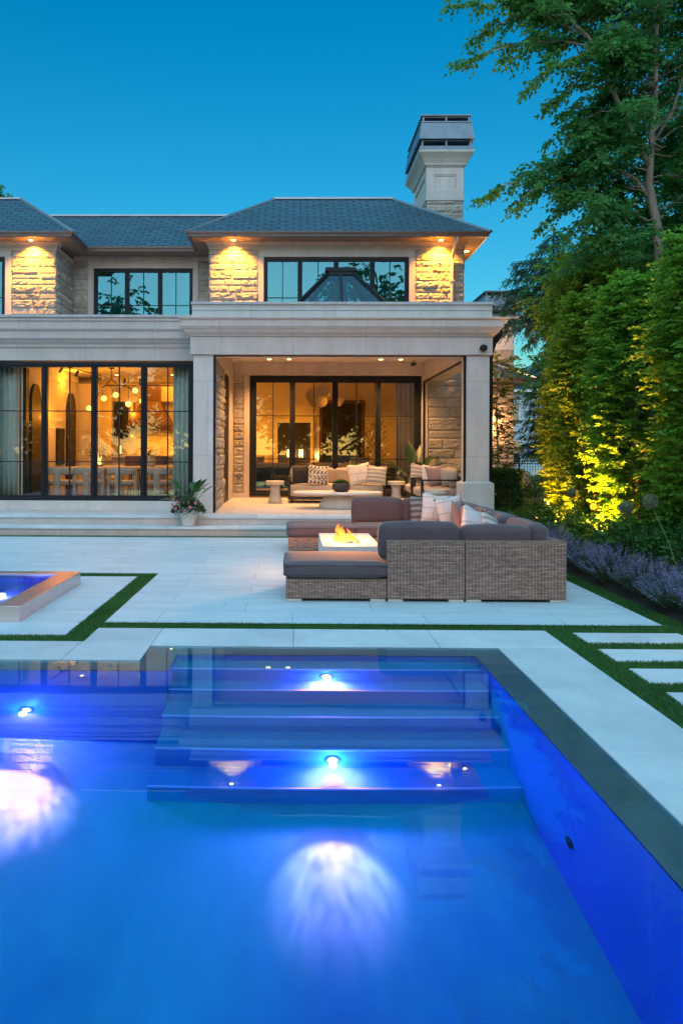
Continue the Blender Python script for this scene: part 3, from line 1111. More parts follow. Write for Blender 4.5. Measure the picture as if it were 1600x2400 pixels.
w.box(3.42, 3.80, PF + .49, YB, 4.302, 4.355)
w.build('parapet_cap', M['coping'], house, bevel=.006)
w = MB(); w.box(-1.6, 3.45, PF + .3, YB + .02, 3.86, 3.93); w.build('flat_roof', M['ridge'], house)
# ceiling with slot and downlights
w = MB(); w.box(-1.51, 3.274, PF + .44, YB, 3.775, 3.85); w.build('ceiling', M['ceil'], house)
w = MB(); w.box(.02, 1.62, 16.30, 16.38, 3.766, 3.774); w.build('ceiling_slot', M['black'], house)
M['bulb'] = emat('warm_lamp', (1, .55, .18), 5)
M['bulb_hot'] = emat('bright_warm_lamp', (1, .55, .15), 12)
WARM = (1, .48, .16)
def downlight(x, y, z, e, r=.05, angle=110, nm='downlight', tilt=(0, 0, -1), hot=False, col=WARM, blend=.8):
    g = MB(); g.lathe([(r * 1.35, z - .012), (r * 1.4, z - .001), (r * 1.3, z)], x, y, 20)
    o = g.build(nm, M['ceil'], house, smooth=False)
    g = MB(); g.add([(x + r * math.cos(2 * PI * k / 16), y + r * math.sin(2 * PI * k / 16), z - .014) for k in range(16)], [tuple(range(15, -1, -1))])
    g.build('lens', M['bulb_hot' if hot else 'bulb'], o)
    lamp('downlight_lamp', 'SPOT', (x, y, z - .03), e, col, o, .04, aim(tilt), R(angle), blend)
    return o
for x in (-.58, -.10, 2.14, 2.62):
    downlight(x, 16.66, 3.774, 95, .055)
for x in (-.58, 2.62):
    downlight(x, 14.4, 3.774, 80, .05)
# left inner wall of the portico: rough pier, dark glass, pier
rock_wall('stone_pier', (-1.512, PF + .38), (-1.512, 14.9), .34, 3.30, 5, thick=.2)
w = MB(); w.box(-1.70, -1.53, 14.902, 16.2, .338, 3.30); w.build('side_window', M['black'], house, bevel=.01)
w = MB(); w.box(-1.70, -1.514, 16.202, YB, .338, 3.298); w.build('casing', M['lime'], house, bevel=.004)
# skirting blocks
for xa, xb in ((-1.51, -1.10), (3.25, 3.66)):
    w = MB(); w.box(xa, xb, YB - .05, YB - .001, .338, .46); w.build('skirting', M['lime'], house, bevel=.004)
rock_wall('stone_pier', (-1.51, YB), (-1.245, YB), .46, 3.44, 6)
rock_wall('stone_pier', (3.405, YB), (4.30, YB), .34, 4.1, 8, minh=.18, maxh=.34, amp=.012)
w = MB()
w.box(-1.243, -1.10, YB - .035, YB + .2, .461, 3.438); w.box(3.25, 3.403, YB - .035, YB + .2, .461, 3.438)
w.box(-1.51, 3.274, YB - .04, YB + .2, 3.44, 3.774)
w.box(-1.51, 3.274, YB - .06, YB - .04, 3.44, 3.475)
w.build('casing', M['lime'], house, bevel=.004)
window('sliding_doors', -1.10, 3.25, .345, 3.437, YB + .10, 4, 1, (1.32, 2.42), fw=.12, mw=.04, sash=.05, depth=.16)
w = MB()
w.box(3.28, 3.33, YB - .05, YB, .34, 3.26); w.box(3.28, 3.33, PF + .45, YB - .05, 3.262, 3.298); w.box(3.28, 3.31, PF + .43, PF + .455, .34, 3.26)
w.build('screen_track', M['black'], house)
w = MB(); w.box(-1.508, -1.47, PF + .06, PF + .11, .34, 3.335); w.box(3.235, 3.274, PF + .06, PF + .11, .34, 3.335); w.box(-1.47, 3.235, PF + .05, PF + .12, 3.318, 3.336)
w.build('screen_track', M['black'], house)
w = MB(); w.box(-1.42, -1.32, YB - .06, YB - .025, .80, .90); w.build('power_outlet', M['gutter'], house, bevel=.008)

# ============ upper storey
ZS = 6.80
rock_wall('stone_wall', (-2.13, YB), (-.885, YB), 4.0, 6.63, 21, amp=.022, thick=.25)
rock_wall('stone_wall', (3.07, YB), (4.30, YB), 4.1, 6.63, 22, amp=.022, thick=.25)
rock_wall('stone_wall', (-2.13, YM), (-2.13, YB), 4.0, 6.63, 23)
rock_wall('stone_wall', (4.30, YB), (4.30, 18.8), 0, 6.63, 24, cell=.06)
w = MB()
w.box(-.883, -.75, YB - .03, YB + .2, 4.0, 6.44); w.box(2.92, 3.068, YB - .03, YB + .2, 4.0, 6.44)
w.box(-.883, 3.068, YB - .034, YB + .2, 6.442, 6.628)
w.box(-2.16, 4.33, YB - .04, YB + .2, 6.63, 6.72); w.box(-2.16, -2.0, YB + .2, YM, 6.63, 6.72); w.box(4.1, 4.33, YB + .2, 18.8, 6.63, 6.72)
w.frustum((-2.16, 4.33, YB - .04, YB + .2, 6.721), (-2.23, 4.40, YB - .11, YB + .2, 6.80))
w.build('frieze', M['lime'], house, bevel=.003)
window('bay_window', -.75, 2.92, 4.25, 6.44, YB + .06, 4, 1, (5.42,), fw=.06, mw=.05, glass='glass_up')
rock_wall('stone_wall', (-7.17, YB), (-6.03, YB), 4.0, 6.60, 31, amp=.022, thick=.25)
rock_wall('stone_wall', (-6.03, YB), (-6.03, YM), 4.0, 6.60, 32, thick=.25)
w = MB()
w.box(-7.33, -7.172, YB - .03, YB + .2, 4.0, 6.44)
w.box(-11.3, -7.172, YB - .034, YB + .2, 6.442, 6.598)
w.box(-12, -6.0, YB - .04, YB + .2, 6.60, 6.72); w.box(-6.2, -6.0, YB + .2, YM, 6.60, 6.72)
w.frustum((-12, -6.0, YB - .04, YB + .2, 6.721), (-12, -5.93, YB - .11, YB + .2, 6.80))
w.build('frieze', M['lime'], house, bevel=.003)
window('bay_window', -11.2, -7.33, 4.25, 6.44, YB + .06, 4, 1, (5.42,), fw=.06, mw=.05, glass='glass_up')
rock_wall('stone_wall', (-6.03, YM), (-5.61, YM), 4.0, 6.70, 33)
rock_wall('stone_wall', (-2.59, YM), (-2.13, YM), 4.0, 6.70, 34)
w = MB()
w.box(-5.608, -5.45, YM - .03, YM + .2, 4.0, 6.50); w.box(-2.74, -2.592, YM - .03, YM + .2, 4.0, 6.50)
w.box(-5.608, -2.592, YM - .034, YM + .2, 6.502, 6.698)
w.box(-6.0, -2.16, YM - .04, YM + .2, 6.70, 6.82)
w.build('frieze', M['lime'], house, bevel=.003)
window('window', -5.45, -2.74, 4.20, 6.50, YM + .06, 3, 1, (5.50,), fw=.06, mw=.05, glass='glass_up')
# plain body walls that close the volume
w = MB()
w.box(-12.2, -12.0, YF + .4, 24, 0, 6.8); w.box(-12.2, 4.28, 24, 24.2, 0, 6.8); w.box(4.05, 4.28, YB + .22, 24, .0, 6.8)
w.box(-9.9, -9.6, YF, YB, 0, 4.0)
w.build('wall', M['lime'], house)

# ---- eaves, gutters and roofs
def hip_roof(name, ex0, ex1, ey0, ey1, z0, pitch, mat=None, gable_left=False, gable_right=False, parent=house, ridge=True, over=None):
    run = (ey1 - ey0) / 2
    zr = z0 + run * pitch
    ym = (ey0 + ey1) / 2
    a0 = ex0 if gable_left else ex0 + run
    a1 = ex1 if gable_right else ex1 - run
    mb = MB()
    v = [(ex0, ey0, z0), (ex1, ey0, z0), (ex1, ey1, z0), (ex0, ey1, z0), (a0, ym, zr), (a1, ym, zr)]
    mb.add(v, [(0, 1, 5, 4), (2, 3, 4, 5), (1, 2, 5), (3, 0, 4), (3, 2, 1, 0)])
    o = mb.build(name, mat or M['slate'], parent)
    if ridge:
        r = MB()
        r.beam((a0, ym, zr), (a1, ym, zr), .14, .05)
        if not gable_left:
            r.beam(v[0], v[4], .12, .05); r.beam(v[3], v[4], .12, .05)
        if not gable_right:
            r.beam(v[1], v[5], .12, .05); r.beam(v[2], v[5], .12, .05)
        r.build('ridge_cap', M['ridge'], o)
    return o
PITCH = .748
def eave(x0, x1, y0, wall_y, ends, name='eave'):
    """boxed eave: soffit plus profiled gutter; ends = list of ('L'|'R', y_end)"""
    pass
def gutter_run(name, p, q, out, z0=6.785, z1=6.915):
    """ogee gutter from p to q (xy), out = outward xy direction; built 4 cm proud of the fascia"""
    mb = MB()
    p = Vector((*p, 0)); q = Vector((*q, 0)); o = Vector((*out, 0))
    prof = [(.0, z0), (.05, z0), (.06, z0 + .02), (.065, z0 + .06), (.10, z0 + .09), (.105, z1), (.09, z1), (.0, z1 - .02)]
    n = len(prof)
    d = (q - p).normalized()
    vs = []
    for base, sgn in ((p, -1), (q, 1)):
        for a, z in prof:
            r = base + o * a + d * (a * sgn * (1 if gmit[0 if sgn < 0 else 1] > 0 else (-1 if gmit[0 if sgn < 0 else 1] < 0 else 0)))
            vs.append((r.x, r.y, z))
    fs = [(i, (i + 1) % n, n + (i + 1) % n, n + i) for i in range(n)]
    fs += [tuple(range(n - 1, -1, -1)), tuple(range(n, 2 * n))]
    mb.add(vs, fs)
    return mb.build(name, M['gutter'], house)
gmit = (1, 1); gutter_run('gutter', (-2.54, 16.8), (4.72, 16.8), (0, -1))
gmit = (1, 0); gutter_run('gutter', (4.72, 16.8), (4.72, 18.8), (1, 0))
gmit = (-1, 1); gutter_run('gutter', (-2.54, 18.05), (-2.54, 16.8), (-1, 0))
gmit = (0, 1); gutter_run('gutter', (-12.2, 16.8), (-5.53, 16.8), (0, -1))
gmit = (1, -1); gutter_run('gutter', (-5.53, 16.8), (-5.53, 18.05), (1, 0))
gmit = (-1, -1); gutter_run('gutter', (-5.53, 18.05), (-2.54, 18.05), (0, -1))
w = MB()
w.box(-2.538, 4.718, 16.802, 18.05, 6.802, 6.90); w.box(3.0, 4.718, 18.05, 18.8, 6.802, 6.90)
w.box(-12.2, -5.532, 16.802, 18.05, 6.802, 6.90)
w.box(-12.2, 0, 18.052, 18.75, 6.83, 6.90)
w.build('soffit', M['soffit'], house)
R1 = hip_roof('roof', -2.64, 4.82, 16.7, 20.9, 6.905, PITCH)
R2 = hip_roof('roof', -13.8, -5.43, 16.7, 20.9, 6.905, PITCH)
R3 = hip_roof('roof', -13.5, .6, 17.96, 22.0, 6.903, PITCH, gable_left=True, gable_right=False)
for (x, y, e) in ((-1.5, 17.03, 260), (3.67, 17.03, 260), (-6.58, 17.03, 260)):
    downlight(x, y, 6.80, e, .05, 120, 'eave_light', (0, .22, -1), True, (1, .34, .02), .9)
downlight(4.54, 17.97, 6.80, 170, .05, 120, 'eave_light', (-.2, 0, -1), True, (1, .34, .02), .9)
# downpipe at the right bay
w = MB()
w.tube([(4.02, 16.78, 6.80), (4.02, 16.80, 6.72), (4.0, 16.95, 6.60), (3.99, 17.12, 6.50), (3.985, 17.20, 6.38), (3.985, 17.20, 4.2)], .045, 10)
w.box(3.93, 4.04, 17.15, 17.28, 5.80, 5.83)
w.build('downpipe', M['lime'], house, smooth=False)
# downpipe on the portico side
w = MB()
w.box(3.75, 3.95, PF + .02, PF + .22, 3.70, 3.86)
w.frustum((3.79, 3.87, PF + .06, PF + .18, 3.58), (3.75, 3.94, PF + .02, PF + .21, 3.70))
w.tube([(3.83, PF + .12, 3.60), (3.80, PF + .12, 3.5), (3.77, PF + .12, 3.42), (3.755, PF + .12, 3.3), (3.755, PF + .12, 1.0)], .04, 10)
w.build('downpipe', M['black'], house)

# ---- chimneys
def chimney(cx0, cx1, cy0, cy1, zb, z, name='chimney', parent=house, k=1.0, seed=70):
    """z: dict of levels"""
    c = sub(name, parent, ((cx0 + cx1) / 2, (cy0 + cy1) / 2, zb))
    rock_wall('stone_shaft', (cx0, cy0), (cx1, cy0), zb, z['mould'], seed, c, cell=.05, amp=.02, maxh=.28)
    rock_wall('stone_shaft', (cx0, cy1), (cx0, cy0), zb, z['mould'], seed + 1, c, cell=.06, amp=.02, maxh=.28)
    rock_wall('stone_shaft', (cx1, cy0), (cx1, cy1), zb, z['mould'], seed + 2, c, cell=.06, amp=.02, maxh=.28)
    w = MB()
    w.box(cx0 - .03, cx1 + .03, cy0 - .03, cy1 + .03, z['mould'], z['block'])
    x0, x1, y0, y1 = cx0 - .01, cx1 + .01, cy0 - .01, cy1 + .01
    zb2, zt2 = z['block'] + .002, z['flare']
    w.box(x0 + .03, x1 - .03, y0 + .03, y1 - .03, zb2, zt2)
    b_ = .20 * k
    for (a, b2, c0, c1) in ((x0, x0 + b_, zb2, zt2), (x1 - b_, x1, zb2, zt2), (x0 + b_, x1 - b_, zb2, zb2 + b_), (x0 + b_, x1 - b_, zt2 - b_, zt2)):
        w.box(a, b2, y0, y0 + .029, c0, c1)
    f = .035
    w.box(x0 + b_, x1 - b_, y0 + .012, y0 + .0285, zb2 + b_, zb2 + b_ + f); w.box(x0 + b_, x1 - b_, y0 + .012, y0 + .0285, zt2 - b_ - f, zt2 - b_)
    w.box(x0 + b_, x0 + b_ + f, y0 + .013, y0 + .0285, zb2 + b_ + f, zt2 - b_ - f); w.box(x1 - b_ - f, x1 - b_, y0 + .013, y0 + .0285, zb2 + b_ + f, zt2 - b_ - f)
    for (a, b2, c0, c1) in ((y0 + .03, y0 + .25, zb2, zt2), (y1 - .25, y1 - .03, zb2, zt2), (y0 + .25, y1 - .25, zb2, zb2 + b_), (y0 + .25, y1 - .25, zt2 - b_, zt2)):
        w.box(x0, x0 + .029, a, b2, c0, c1)
        w.box(x1 - .029, x1, a, b2, c0, c1)
    w.build('panel_block', M['limelight'], c, bevel=.004)
    w = MB()
    zf, zm = z['flare'] + .002, z['metal']
    prof = [(.02, zf), (.03, zf + .03), (.05, zf + .035), (.07, zf + .10), (.13, zf + .20), (.20, zm - .09), (.235, zm - .05), (.24, zm)]
    for (p0, za), (p1, zb_) in zip(prof[:-1], prof[1:]):
        w.frustum((x0 - p0 * k, x1 + p0 * k, y0 - p0 * k, y1 + p0 * k, za), (x0 - p1 * k, x1 + p1 * k, y0 - p1 * k, y1 + p1 * k, zb_ - .0005))
    w.build('crown', M['limelight'], c)
    w = MB()
    X0, X1, Y0, Y1 = x0 - .22 * k, x1 + .22 * k, y0 - .22 * k, y1 + .22 * k
    w.box(X0, X1, Y0, Y1, zm + .001, z['cage'])
    def cage(X0, X1, Y0, Y1, za, zb_, nx, ny, t=.045):
        for i in range(nx + 1):
            xx = X0 + (X1 - X0 - t) * i / nx
            w.box(xx, xx + t, Y0, Y0 + t, za, zb_); w.box(xx, xx + t, Y1 - t, Y1, za, zb_)
        for i in range(1, ny):
            yy = Y0 + (Y1 - Y0 - t) * i / ny
            w.box(X0, X0 + t, yy, yy + t, za, zb_); w.box(X1 - t, X1, yy, yy + t, za, zb_)
        w.box(X0 + t, X1 - t, Y0 + .006, Y0 + t - .006, zb_ - .03, zb_); w.box(X0 + .006, X0 + t - .006, Y0 + t, Y1 - t, zb_ - .03, zb_); w.box(X1 - t + .006, X1 - .006, Y0 + t, Y1 - t, zb_ - .03, zb_)
    cage(X0 + .06, X1 - .06, Y0 + .06, Y1 - .06, z['cage'], z['skirt'], 2, 4)
    w.frustum((X0 - .02, X1 + .02, Y0 - .02, Y1 + .02, z['skirt']), (X0 - .02, X1 + .02, Y0 - .02, Y1 + .02, z['skirt'] + .03))
    w.frustum((X0 - .015, X1 + .015, Y0 - .015, Y1 + .015, z['skirt'] + .031), (X0 + .05, X1 - .05, Y0 + .05, Y1 - .05, z['skirt2'] - .03))
    w.box(X0 + .035, X1 - .035, Y0 + .035, Y1 - .035, z['skirt2'] - .029, z['skirt2'])
    cage(X0 + .09, X1 - .09, Y0 + .09, Y1 - .09, z['skirt2'], z['top'] - .035, 2, 4)
    w.box(X0 + .05, X1 - .05, Y0 + .05, Y1 - .05, z['top'] - .034, z['top'])
    w.build('metal_cowl', M['zinc'], c)
    w = MB(); w.box(X0 + .25, X1 - .25, Y0 + .35, Y1 - .35, z['cage'], z['top'] - .06); w.build('flue', M['gutter'], c)
    w = MB()
    for i in range(3):
        yy = Y0 + .45 + i * (Y1 - Y0 - .9) / 2
        w.tube([((X0 + X1) / 2 - .15, yy, z['cage'] + .002), ((X0 + X1) / 2 - .15, yy, z['skirt'])], .1, 14)
    return c
chimney(3.65, 4.65, 18.8, 20.7, .0, dict(mould=8.42, block=8.52, flare=9.34, metal=9.72, cage=9.83, skirt=10.02, skirt2=10.52, top=10.71))

# ---- the lower wing further back on the right
w = MB()
w.box(4.3, 8.4, 26.5, 33, 0, 4.2)
w.box(8.0, 8.5, 26.4, 26.5, 0, 4.2)
w.build('wing_wall', M['lime'], house)
rock_wall('stone_wall', (4.5, 26.38), (8.5, 26.38), .0, 4.15, 90, cell=.08, amp=.02, maxh=.28)
w = MB(); w.box(4.3, 9.2, 25.9, 33, 4.20, 4.34); w.build('wing_eave', M['gutter'], house)
hip_roof('wing_roof', 3.0, 9.2, 25.9, 33.6, 4.345, .55)
chimney(7.80, 8.80, 27.4, 29.2, 2.0, dict(mould=5.62, block=5.75, flare=6.52, metal=6.90, cage=7.0, skirt=7.17, skirt2=7.76, top=7.95), seed=95)
# wall light on the far wing
lamp('wing_lamp', 'POINT', (7.6, 26.0, 2.6), 40, (1, .45, .15), house, .08)
lamp('wing_lamp', 'POINT', (7.2, 25.6, 4.9), 60, (1, .52, .25), house, .2)

# ---- skylight on the portico roof
sk = sub('skylight', house, (1.02, 15.1, 3.93))
w = MB()
cx, cyy, zb_, za = 1.02, 15.0, 4.15, 5.36
hw, hy, aw, ay = 1.30, 1.0, .27, .25
w.box(cx - hw - .05, cx + hw + .05, cyy - hy - .05, cyy + hy + .05, 3.931, zb_)
base = [(cx - hw, cyy - hy, zb_), (cx + hw, cyy - hy, zb_), (cx + hw, cyy + hy, zb_), (cx - hw, cyy + hy, zb_)]
top = [(cx - aw, cyy - ay, za), (cx + aw, cyy - ay, za), (cx + aw, cyy + ay, za), (cx - aw, cyy + ay, za)]
for p, q in zip(base, top): w.beam(p, q, .09, .08)
for k in range(4): w.beam(top[k], top[(k + 1) % 4], .08, .08); w.beam(base[k], base[(k + 1) % 4], .06, .06)
w.beam((cx, cyy - hy, zb_), (cx, cyy - ay, za), .06, .06); w.beam((cx, cyy + hy, zb_), (cx, cyy + ay, za), .06, .06)
w.box(cx - aw - .06, cx + aw + .06, cyy - ay - .06, cyy + ay + .06, za + .04, za + .12)
w.build('frame', M['black'], sk)
w = MB()
for k in range(4):
    w.quad(base[k], base[(k + 1) % 4], top[(k + 1) % 4], top[k])
w.quad(*top)
w.build('glazing', M['glass_sky'], sk, uvs=False)

# ---- rooms above: curtains and pale blinds behind the coated glass
def curtain(name, x0, x1, y, z0, z1, mat, parent=None, amp=.035, per=.13, seed=1, along='x'):
    rr = random.Random(seed)
    n = max(6, int((x1 - x0) / .018))
    mb = MB(); vs = []
    ph = rr.uniform(0, 9)
    for k in range(n + 1):
        u = x0 + (x1 - x0) * k / n
        q = 2 * PI * u / per + 1.2 * math.sin(u * 5 + ph)
        dy = amp * math.sin(q) * (.75 + .25 * math.sin(u * 9 + ph))
        for z, f in ((z0, 1.15), ((z0 + z1) / 2, 1.0), (z1, .8)):
            if along == 'x': vs.append((u, y + dy * f, z))
            else: vs.append((y + dy * f, u, z))
    fs = [(k * 3 + j, (k + 1) * 3 + j, (k + 1) * 3 + j + 1, k * 3 + j + 1) for k in range(n) for j in range(2)]
    mb.add(vs, fs)
    o = mb.build(name, mat, parent, smooth=True)
    sd = o.modifiers.new('thickness', 'SOLIDIFY'); sd.thickness = .004
    return o
M['blind'] = brickmat('cellular_blind', (.62, .70, .68), (.60, .68, .66), (.40, .46, .45), 40, .09, .01, 0, .8, .3, .05)
w = MB(); w.box(-2.1, 4.25, 19.2, 19.3, 4.2, 6.7); w.box(-2.1, 4.25, 17.5, 19.2, 6.62, 6.70); w.box(-12, -6.1, 19.2, 19.3, 4.2, 6.7); w.box(-5.8, -2.2, 20.4, 20.5, 4.2, 6.7)
w.build('room_wall', M['plaster'], house)
for (a, b_, sd_) in ((-.70, -.05, 1), (.05, 1.05, 2), (1.15, 2.88, 3)):
    tag(curtain('curtain', a, b_, YB + .34, 4.2, 6.42, M['curtain'], None, .04, .12, sd_),
        ['sheer pale curtain at the left of the upper right bay window', 'sheer pale curtain behind the second pane of the upper right bay window', 'drawn pleated curtain across the right half of the upper right bay window'][sd_ - 1], 'curtain', 'curtains of the upper right bay')
w = MB(); w.box(-5.38, -2.80, YM + .30, YM + .31, 4.1, 6.46)
tag(w.build('window_blind', M['blind']), 'pale blind drawn down behind the middle upper window', 'blind')
# ================================================================== patterned cloth
def patmat(name, build_fac, ca, cb, rough=.95):
    m, t, b = newmat(name)
    co = texco(t)
    f = build_fac(t, co)
    c = mixc(t, ca, cb, f)
    c = mixc(t, c, ramp(t, noisetex(t, co, 300, 2), [(.3, (.8,) * 3), (.7, (1.15,) * 3)]), 1., 'MULTIPLY')
    lnk(t, c, b.inputs['Base Color'])
    b.inputs['Roughness'].default_value = rough
    bump(t, b, noisetex(t, co, 8, 3), .3, .02)
    return m
def mathn(t, op, a, b=None, c=None):
    n = t.nodes.new('ShaderNodeMath'); n.operation = op
    for i, v in enumerate((a, b, c)):
        if v is None: continue
        if isinstance(v, (int, float)): n.inputs[i].default_value = v
        else: lnk(t, v, n.inputs[i])
    return n.outputs[0]
def xyz(t, co):
    s = t.nodes.new('ShaderNodeSeparateXYZ'); lnk(t, co, s.inputs[0]); return s.outputs
def zigzag(t, co):
    x, y, z = xyz(t, co)
    tri = mathn(t, 'PINGPONG', z, .045)
    a = mathn(t, 'ADD', x, mathn(t, 'MULTIPLY', tri, 1.0))
    s = mathn(t, 'SINE', mathn(t, 'MULTIPLY', a, 2 * PI / .085))
    s2 = mathn(t, 'SINE', mathn(t, 'MULTIPLY', mathn(t, 'SUBTRACT', z, mathn(t, 'MULTIPLY', mathn(t, 'PINGPONG', x, .05), 1.)), 2 * PI / .12))
    return mathn(t, 'GREATER_THAN', mathn(t, 'MULTIPLY', s, mathn(t, 'ADD', s2, .55)), .12)
def stripes(t, co):
    x, y, z = xyz(t, co)
    s = mathn(t, 'SINE', mathn(t, 'MULTIPLY', z, 2 * PI / .09))
    s2 = mathn(t, 'SINE', mathn(t, 'MULTIPLY', z, 2 * PI / .018))
    return mathn(t, 'MULTIPLY', mathn(t, 'GREATER_THAN', s, .1), mathn(t, 'GREATER_THAN', s2, -.6))
def blocks(t, co):
    n = t.nodes.new('ShaderNodeTexBrick')
    n.inputs['Scale'].default_value = 1
    n.inputs['Brick Width'].default_value = .26; n.inputs['Row Height'].default_value = .17
    n.inputs['Mortar Size'].default_value = .012; n.offset = .35
    mp = t.nodes.new('ShaderNodeMapping'); mp.inputs['Rotation'].default_value = (R(90), R(12), 0)
    lnk(t, co, mp.inputs[0]); lnk(t, mp.outputs[0], n.inputs['Vector'])
    return n.outputs['Fac']
M['pil_zig'] = patmat('black_white_zigzag', zigzag, (.60, .56, .50), (.02, .017, .018))
M['pil_stripe'] = patmat('grey_stripes', stripes, (.55, .51, .46), (.20, .18, .17))
M['pil_block'] = patmat('white_block_print', blocks, (.66, .62, .60), (.50, .46, .44))
M['pil_darkstripe'] = patmat('dark_stripes', stripes, (.10, .09, .10), (.32, .29, .28))

def pillow(label, mat, loc, w=.5, h=.5, th=.2, yaw=0., lean=0., roll=0., group=None):
    """square throw pillow standing on its edge; local x = width, z = height, y = thickness"""
    n = 12
    mb = MB(); vs = []; idx = {}
    for side in (-1, 1):
        for j in range(n + 1):
            for i in range(n + 1):
                u = i / n * 2 - 1; v = j / n * 2 - 1
                edge = (i in (0, n)) or (j in (0, n))
                if edge and side == 1:
                    idx[(1, i, j)] = idx[(-1, i, j)]; continue
                pin = 1 - .07 * (1 - v * v) * abs(u) ** 3
                pin2 = 1 - .09 * (1 - u * u) * abs(v) ** 3
                t = th / 2 * (max(0, 1 - u * u) ** .55) * (max(0, 1 - v * v) ** .55) * (1 - .15 * v)
                dent = .03 * math.exp(-((u / .25) ** 2)) * max(0, v) ** 2
                wr = .006 * noise.noise(Vector((u * 3 + loc[0] * 7, v * 3, side)))
                idx[(side, i, j)] = len(vs)
                vs.append((u * w / 2 * pin, side * (t + (0 if edge else wr)), v * h / 2 * pin2 - dent * h))
    fs = []
    for j in range(n):
        for i in range(n):
            a, b_, c, d = idx[(-1, i, j)], idx[(-1, i + 1, j)], idx[(-1, i + 1, j + 1)], idx[(-1, i, j + 1)]
            fs.append((a, b_, c, d))
            a, b_, c, d = idx[(1, i, j)], idx[(1, i + 1, j)], idx[(1, i + 1, j + 1)], idx[(1, i, j + 1)]
            fs.append((a, d, c, b_))
    mb.add(vs, fs)
    o = mb.build('throw_pillow', mat, None, smooth=True)
    o.rotation_mode = 'YXZ'
    o.matrix_world = Matrix.Translation(loc) @ Matrix.Rotation(yaw, 4, 'Z') @ Matrix.Rotation(lean, 4, 'X') @ Matrix.Rotation(roll, 4, 'Y')
    return tag(o, label, 'pillow', group)

# ================================================================== wicker sectional on the patio
SG = 'modules of the wicker sectional sofa'
M['piping'] = pmat('dark_piping', (.045, .036, .042), .8)
def piping(x0, x1, y0, y1, z, parent, r=.035):
    pts = []
    for cx_, cy_, a0 in ((x1 - r, y1 - r, 0), (x0 + r, y1 - r, 90), (x0 + r, y0 + r, 180), (x1 - r, y0 + r, 270)):
        for k in range(5):
            a = R(a0 + 22.5 * k); pts.append((cx_ + (r + .003) * math.cos(a), cy_ + (r + .003) * math.sin(a), z))
    pts.append(pts[0])
    w = MB(); w.tube(pts, .0045, 6); return w.build('piping', M['piping'], parent, smooth=True)
def smodule(label, x0, x1, y0, y1, backs=(), sc_=None, bc=(), cush=None):
    """backs: subset of 'S','N','E' sides that carry a wicker back panel; bc: list of back cushion boxes"""
    t = thing('sofa_module', label, 'sofa module', ((x0 + x1) / 2, (y0 + y1) / 2, 0), SG)
    T_ = .11
    w = MB()
    w.box(x0 + (0 if 'W' in backs else 0), x1 - (T_ if 'E' in backs else 0), y0 + (T_ if 'S' in backs else 0), y1 - (T_ if 'N' in backs else 0), .028, .232)
    T = .11
    if 'S' in backs: w.box(x0, x1, y0, y0 + T, .027, .612)
    if 'N' in backs: w.box(x0, x1, y1 - T, y1, .027, .612)
    if 'E' in backs:
        w.box(x1 - T, x1, y0 + (T if 'S' in backs else 0), y1 - (T if 'N' in backs else 0), .027, .611)
    w.build('wicker_frame', M['wicker'], t, bevel=.012, seg=3)
    for (fx, fy) in ((x0 + .01, y0 + .006), (x1 - .16, y0 + .006), (x0 + .01, y1 - .156), (x1 - .16, y1 - .156)):
        f = MB(); f.box(fx, fx + .15, fy, fy + .15, .001, .027); f.build('foot', M['concrete'], t, bevel=.003)
    cx0, cx1, cy0, cy1 = x0 + .006, x1 - .006, y0 + .006, y1 - .006
    if 'S' in backs: cy0 = y0 + T + .004
    if 'N' in backs: cy1 = y1 - T - .004
    if 'E' in backs: cx1 = x1 - T - .004
    if cush: cx0, cx1, cy0, cy1 = cush
    c = MB(); c.cushion(cx0, cx1, cy0, cy1, .236, .392, .045, .012, 10, seed=x0 * 3 + y0)
    sc_o = c.build('seat_cushion', M['greycush'], t, smooth=True)
    for zz in (.268, .362):
        piping(cx0, cx1, cy0, cy1, zz, sc_o)
    for q in bc:
        c = MB(); c.cushion(*q, .06, .02, 11, seed=q[0] * 5)
        c.build('back_cushion', M['greycush'], t, smooth=True)
    return t
SX = (-.064, .948, 1.729, 2.735)
smodule('wicker ottoman with thick grey cushion, nearest the camera at the left end of the sofa', SX[0], SX[1] - .006, 6.84, 7.66, cush=(-.085, .955, 6.815, 7.68))
smodule('armless wicker sofa seat with its back to the pool, right beside the near ottoman', SX[1], SX[2] - .005, 6.84, 7.84, 'S', bc=[(.895, 1.70, 6.965, 7.165, .395, .775)])
smodule('near corner of the wicker sofa, its back and right side towards the pool deck', SX[2], SX[3], 6.84, 7.84, 'SE', bc=[(1.725, 2.43, 6.965, 7.165, .395, .745), (2.42, 2.615, 6.98, 7.80, .395, .76)])
ys = [7.845, 8.607, 9.369, 10.131]
for k, nm in enumerate(('first armless wicker seat behind the near corner, with two white pillows', 'middle armless wicker seat of the long right side of the sofa', 'armless wicker seat with a rose pillow just before the far corner')):
    smodule(nm, 1.82, SX[3], ys[k] + .003, ys[k + 1] - .003, 'E', bc=[(2.40, 2.615, ys[k] + .01, ys[k + 1] - .01, .395, .765)])
smodule('far corner of the wicker sofa nearest the stone column', SX[2] + .004, SX[3], 10.135, 11.08, 'NE', bc=[(1.745, 2.40, 10.76, 10.965, .395, .772), (2.40, 2.61, 10.15, 10.96, .395, .76)])
smodule('armless wicker seat with tall grey back cushion, between the far ottoman and far corner', SX[1], SX[2], 10.135, 11.08, 'N', bc=[(.945, 1.735, 10.76, 10.965, .395, .775)])
smodule('far wicker ottoman with grey cushion beside the terrace steps', SX[0], SX[1] - .006, 10.15, 11.0, cush=(-.085, .95, 10.13, 11.02))
PG = 'pillows on the patio sectional'
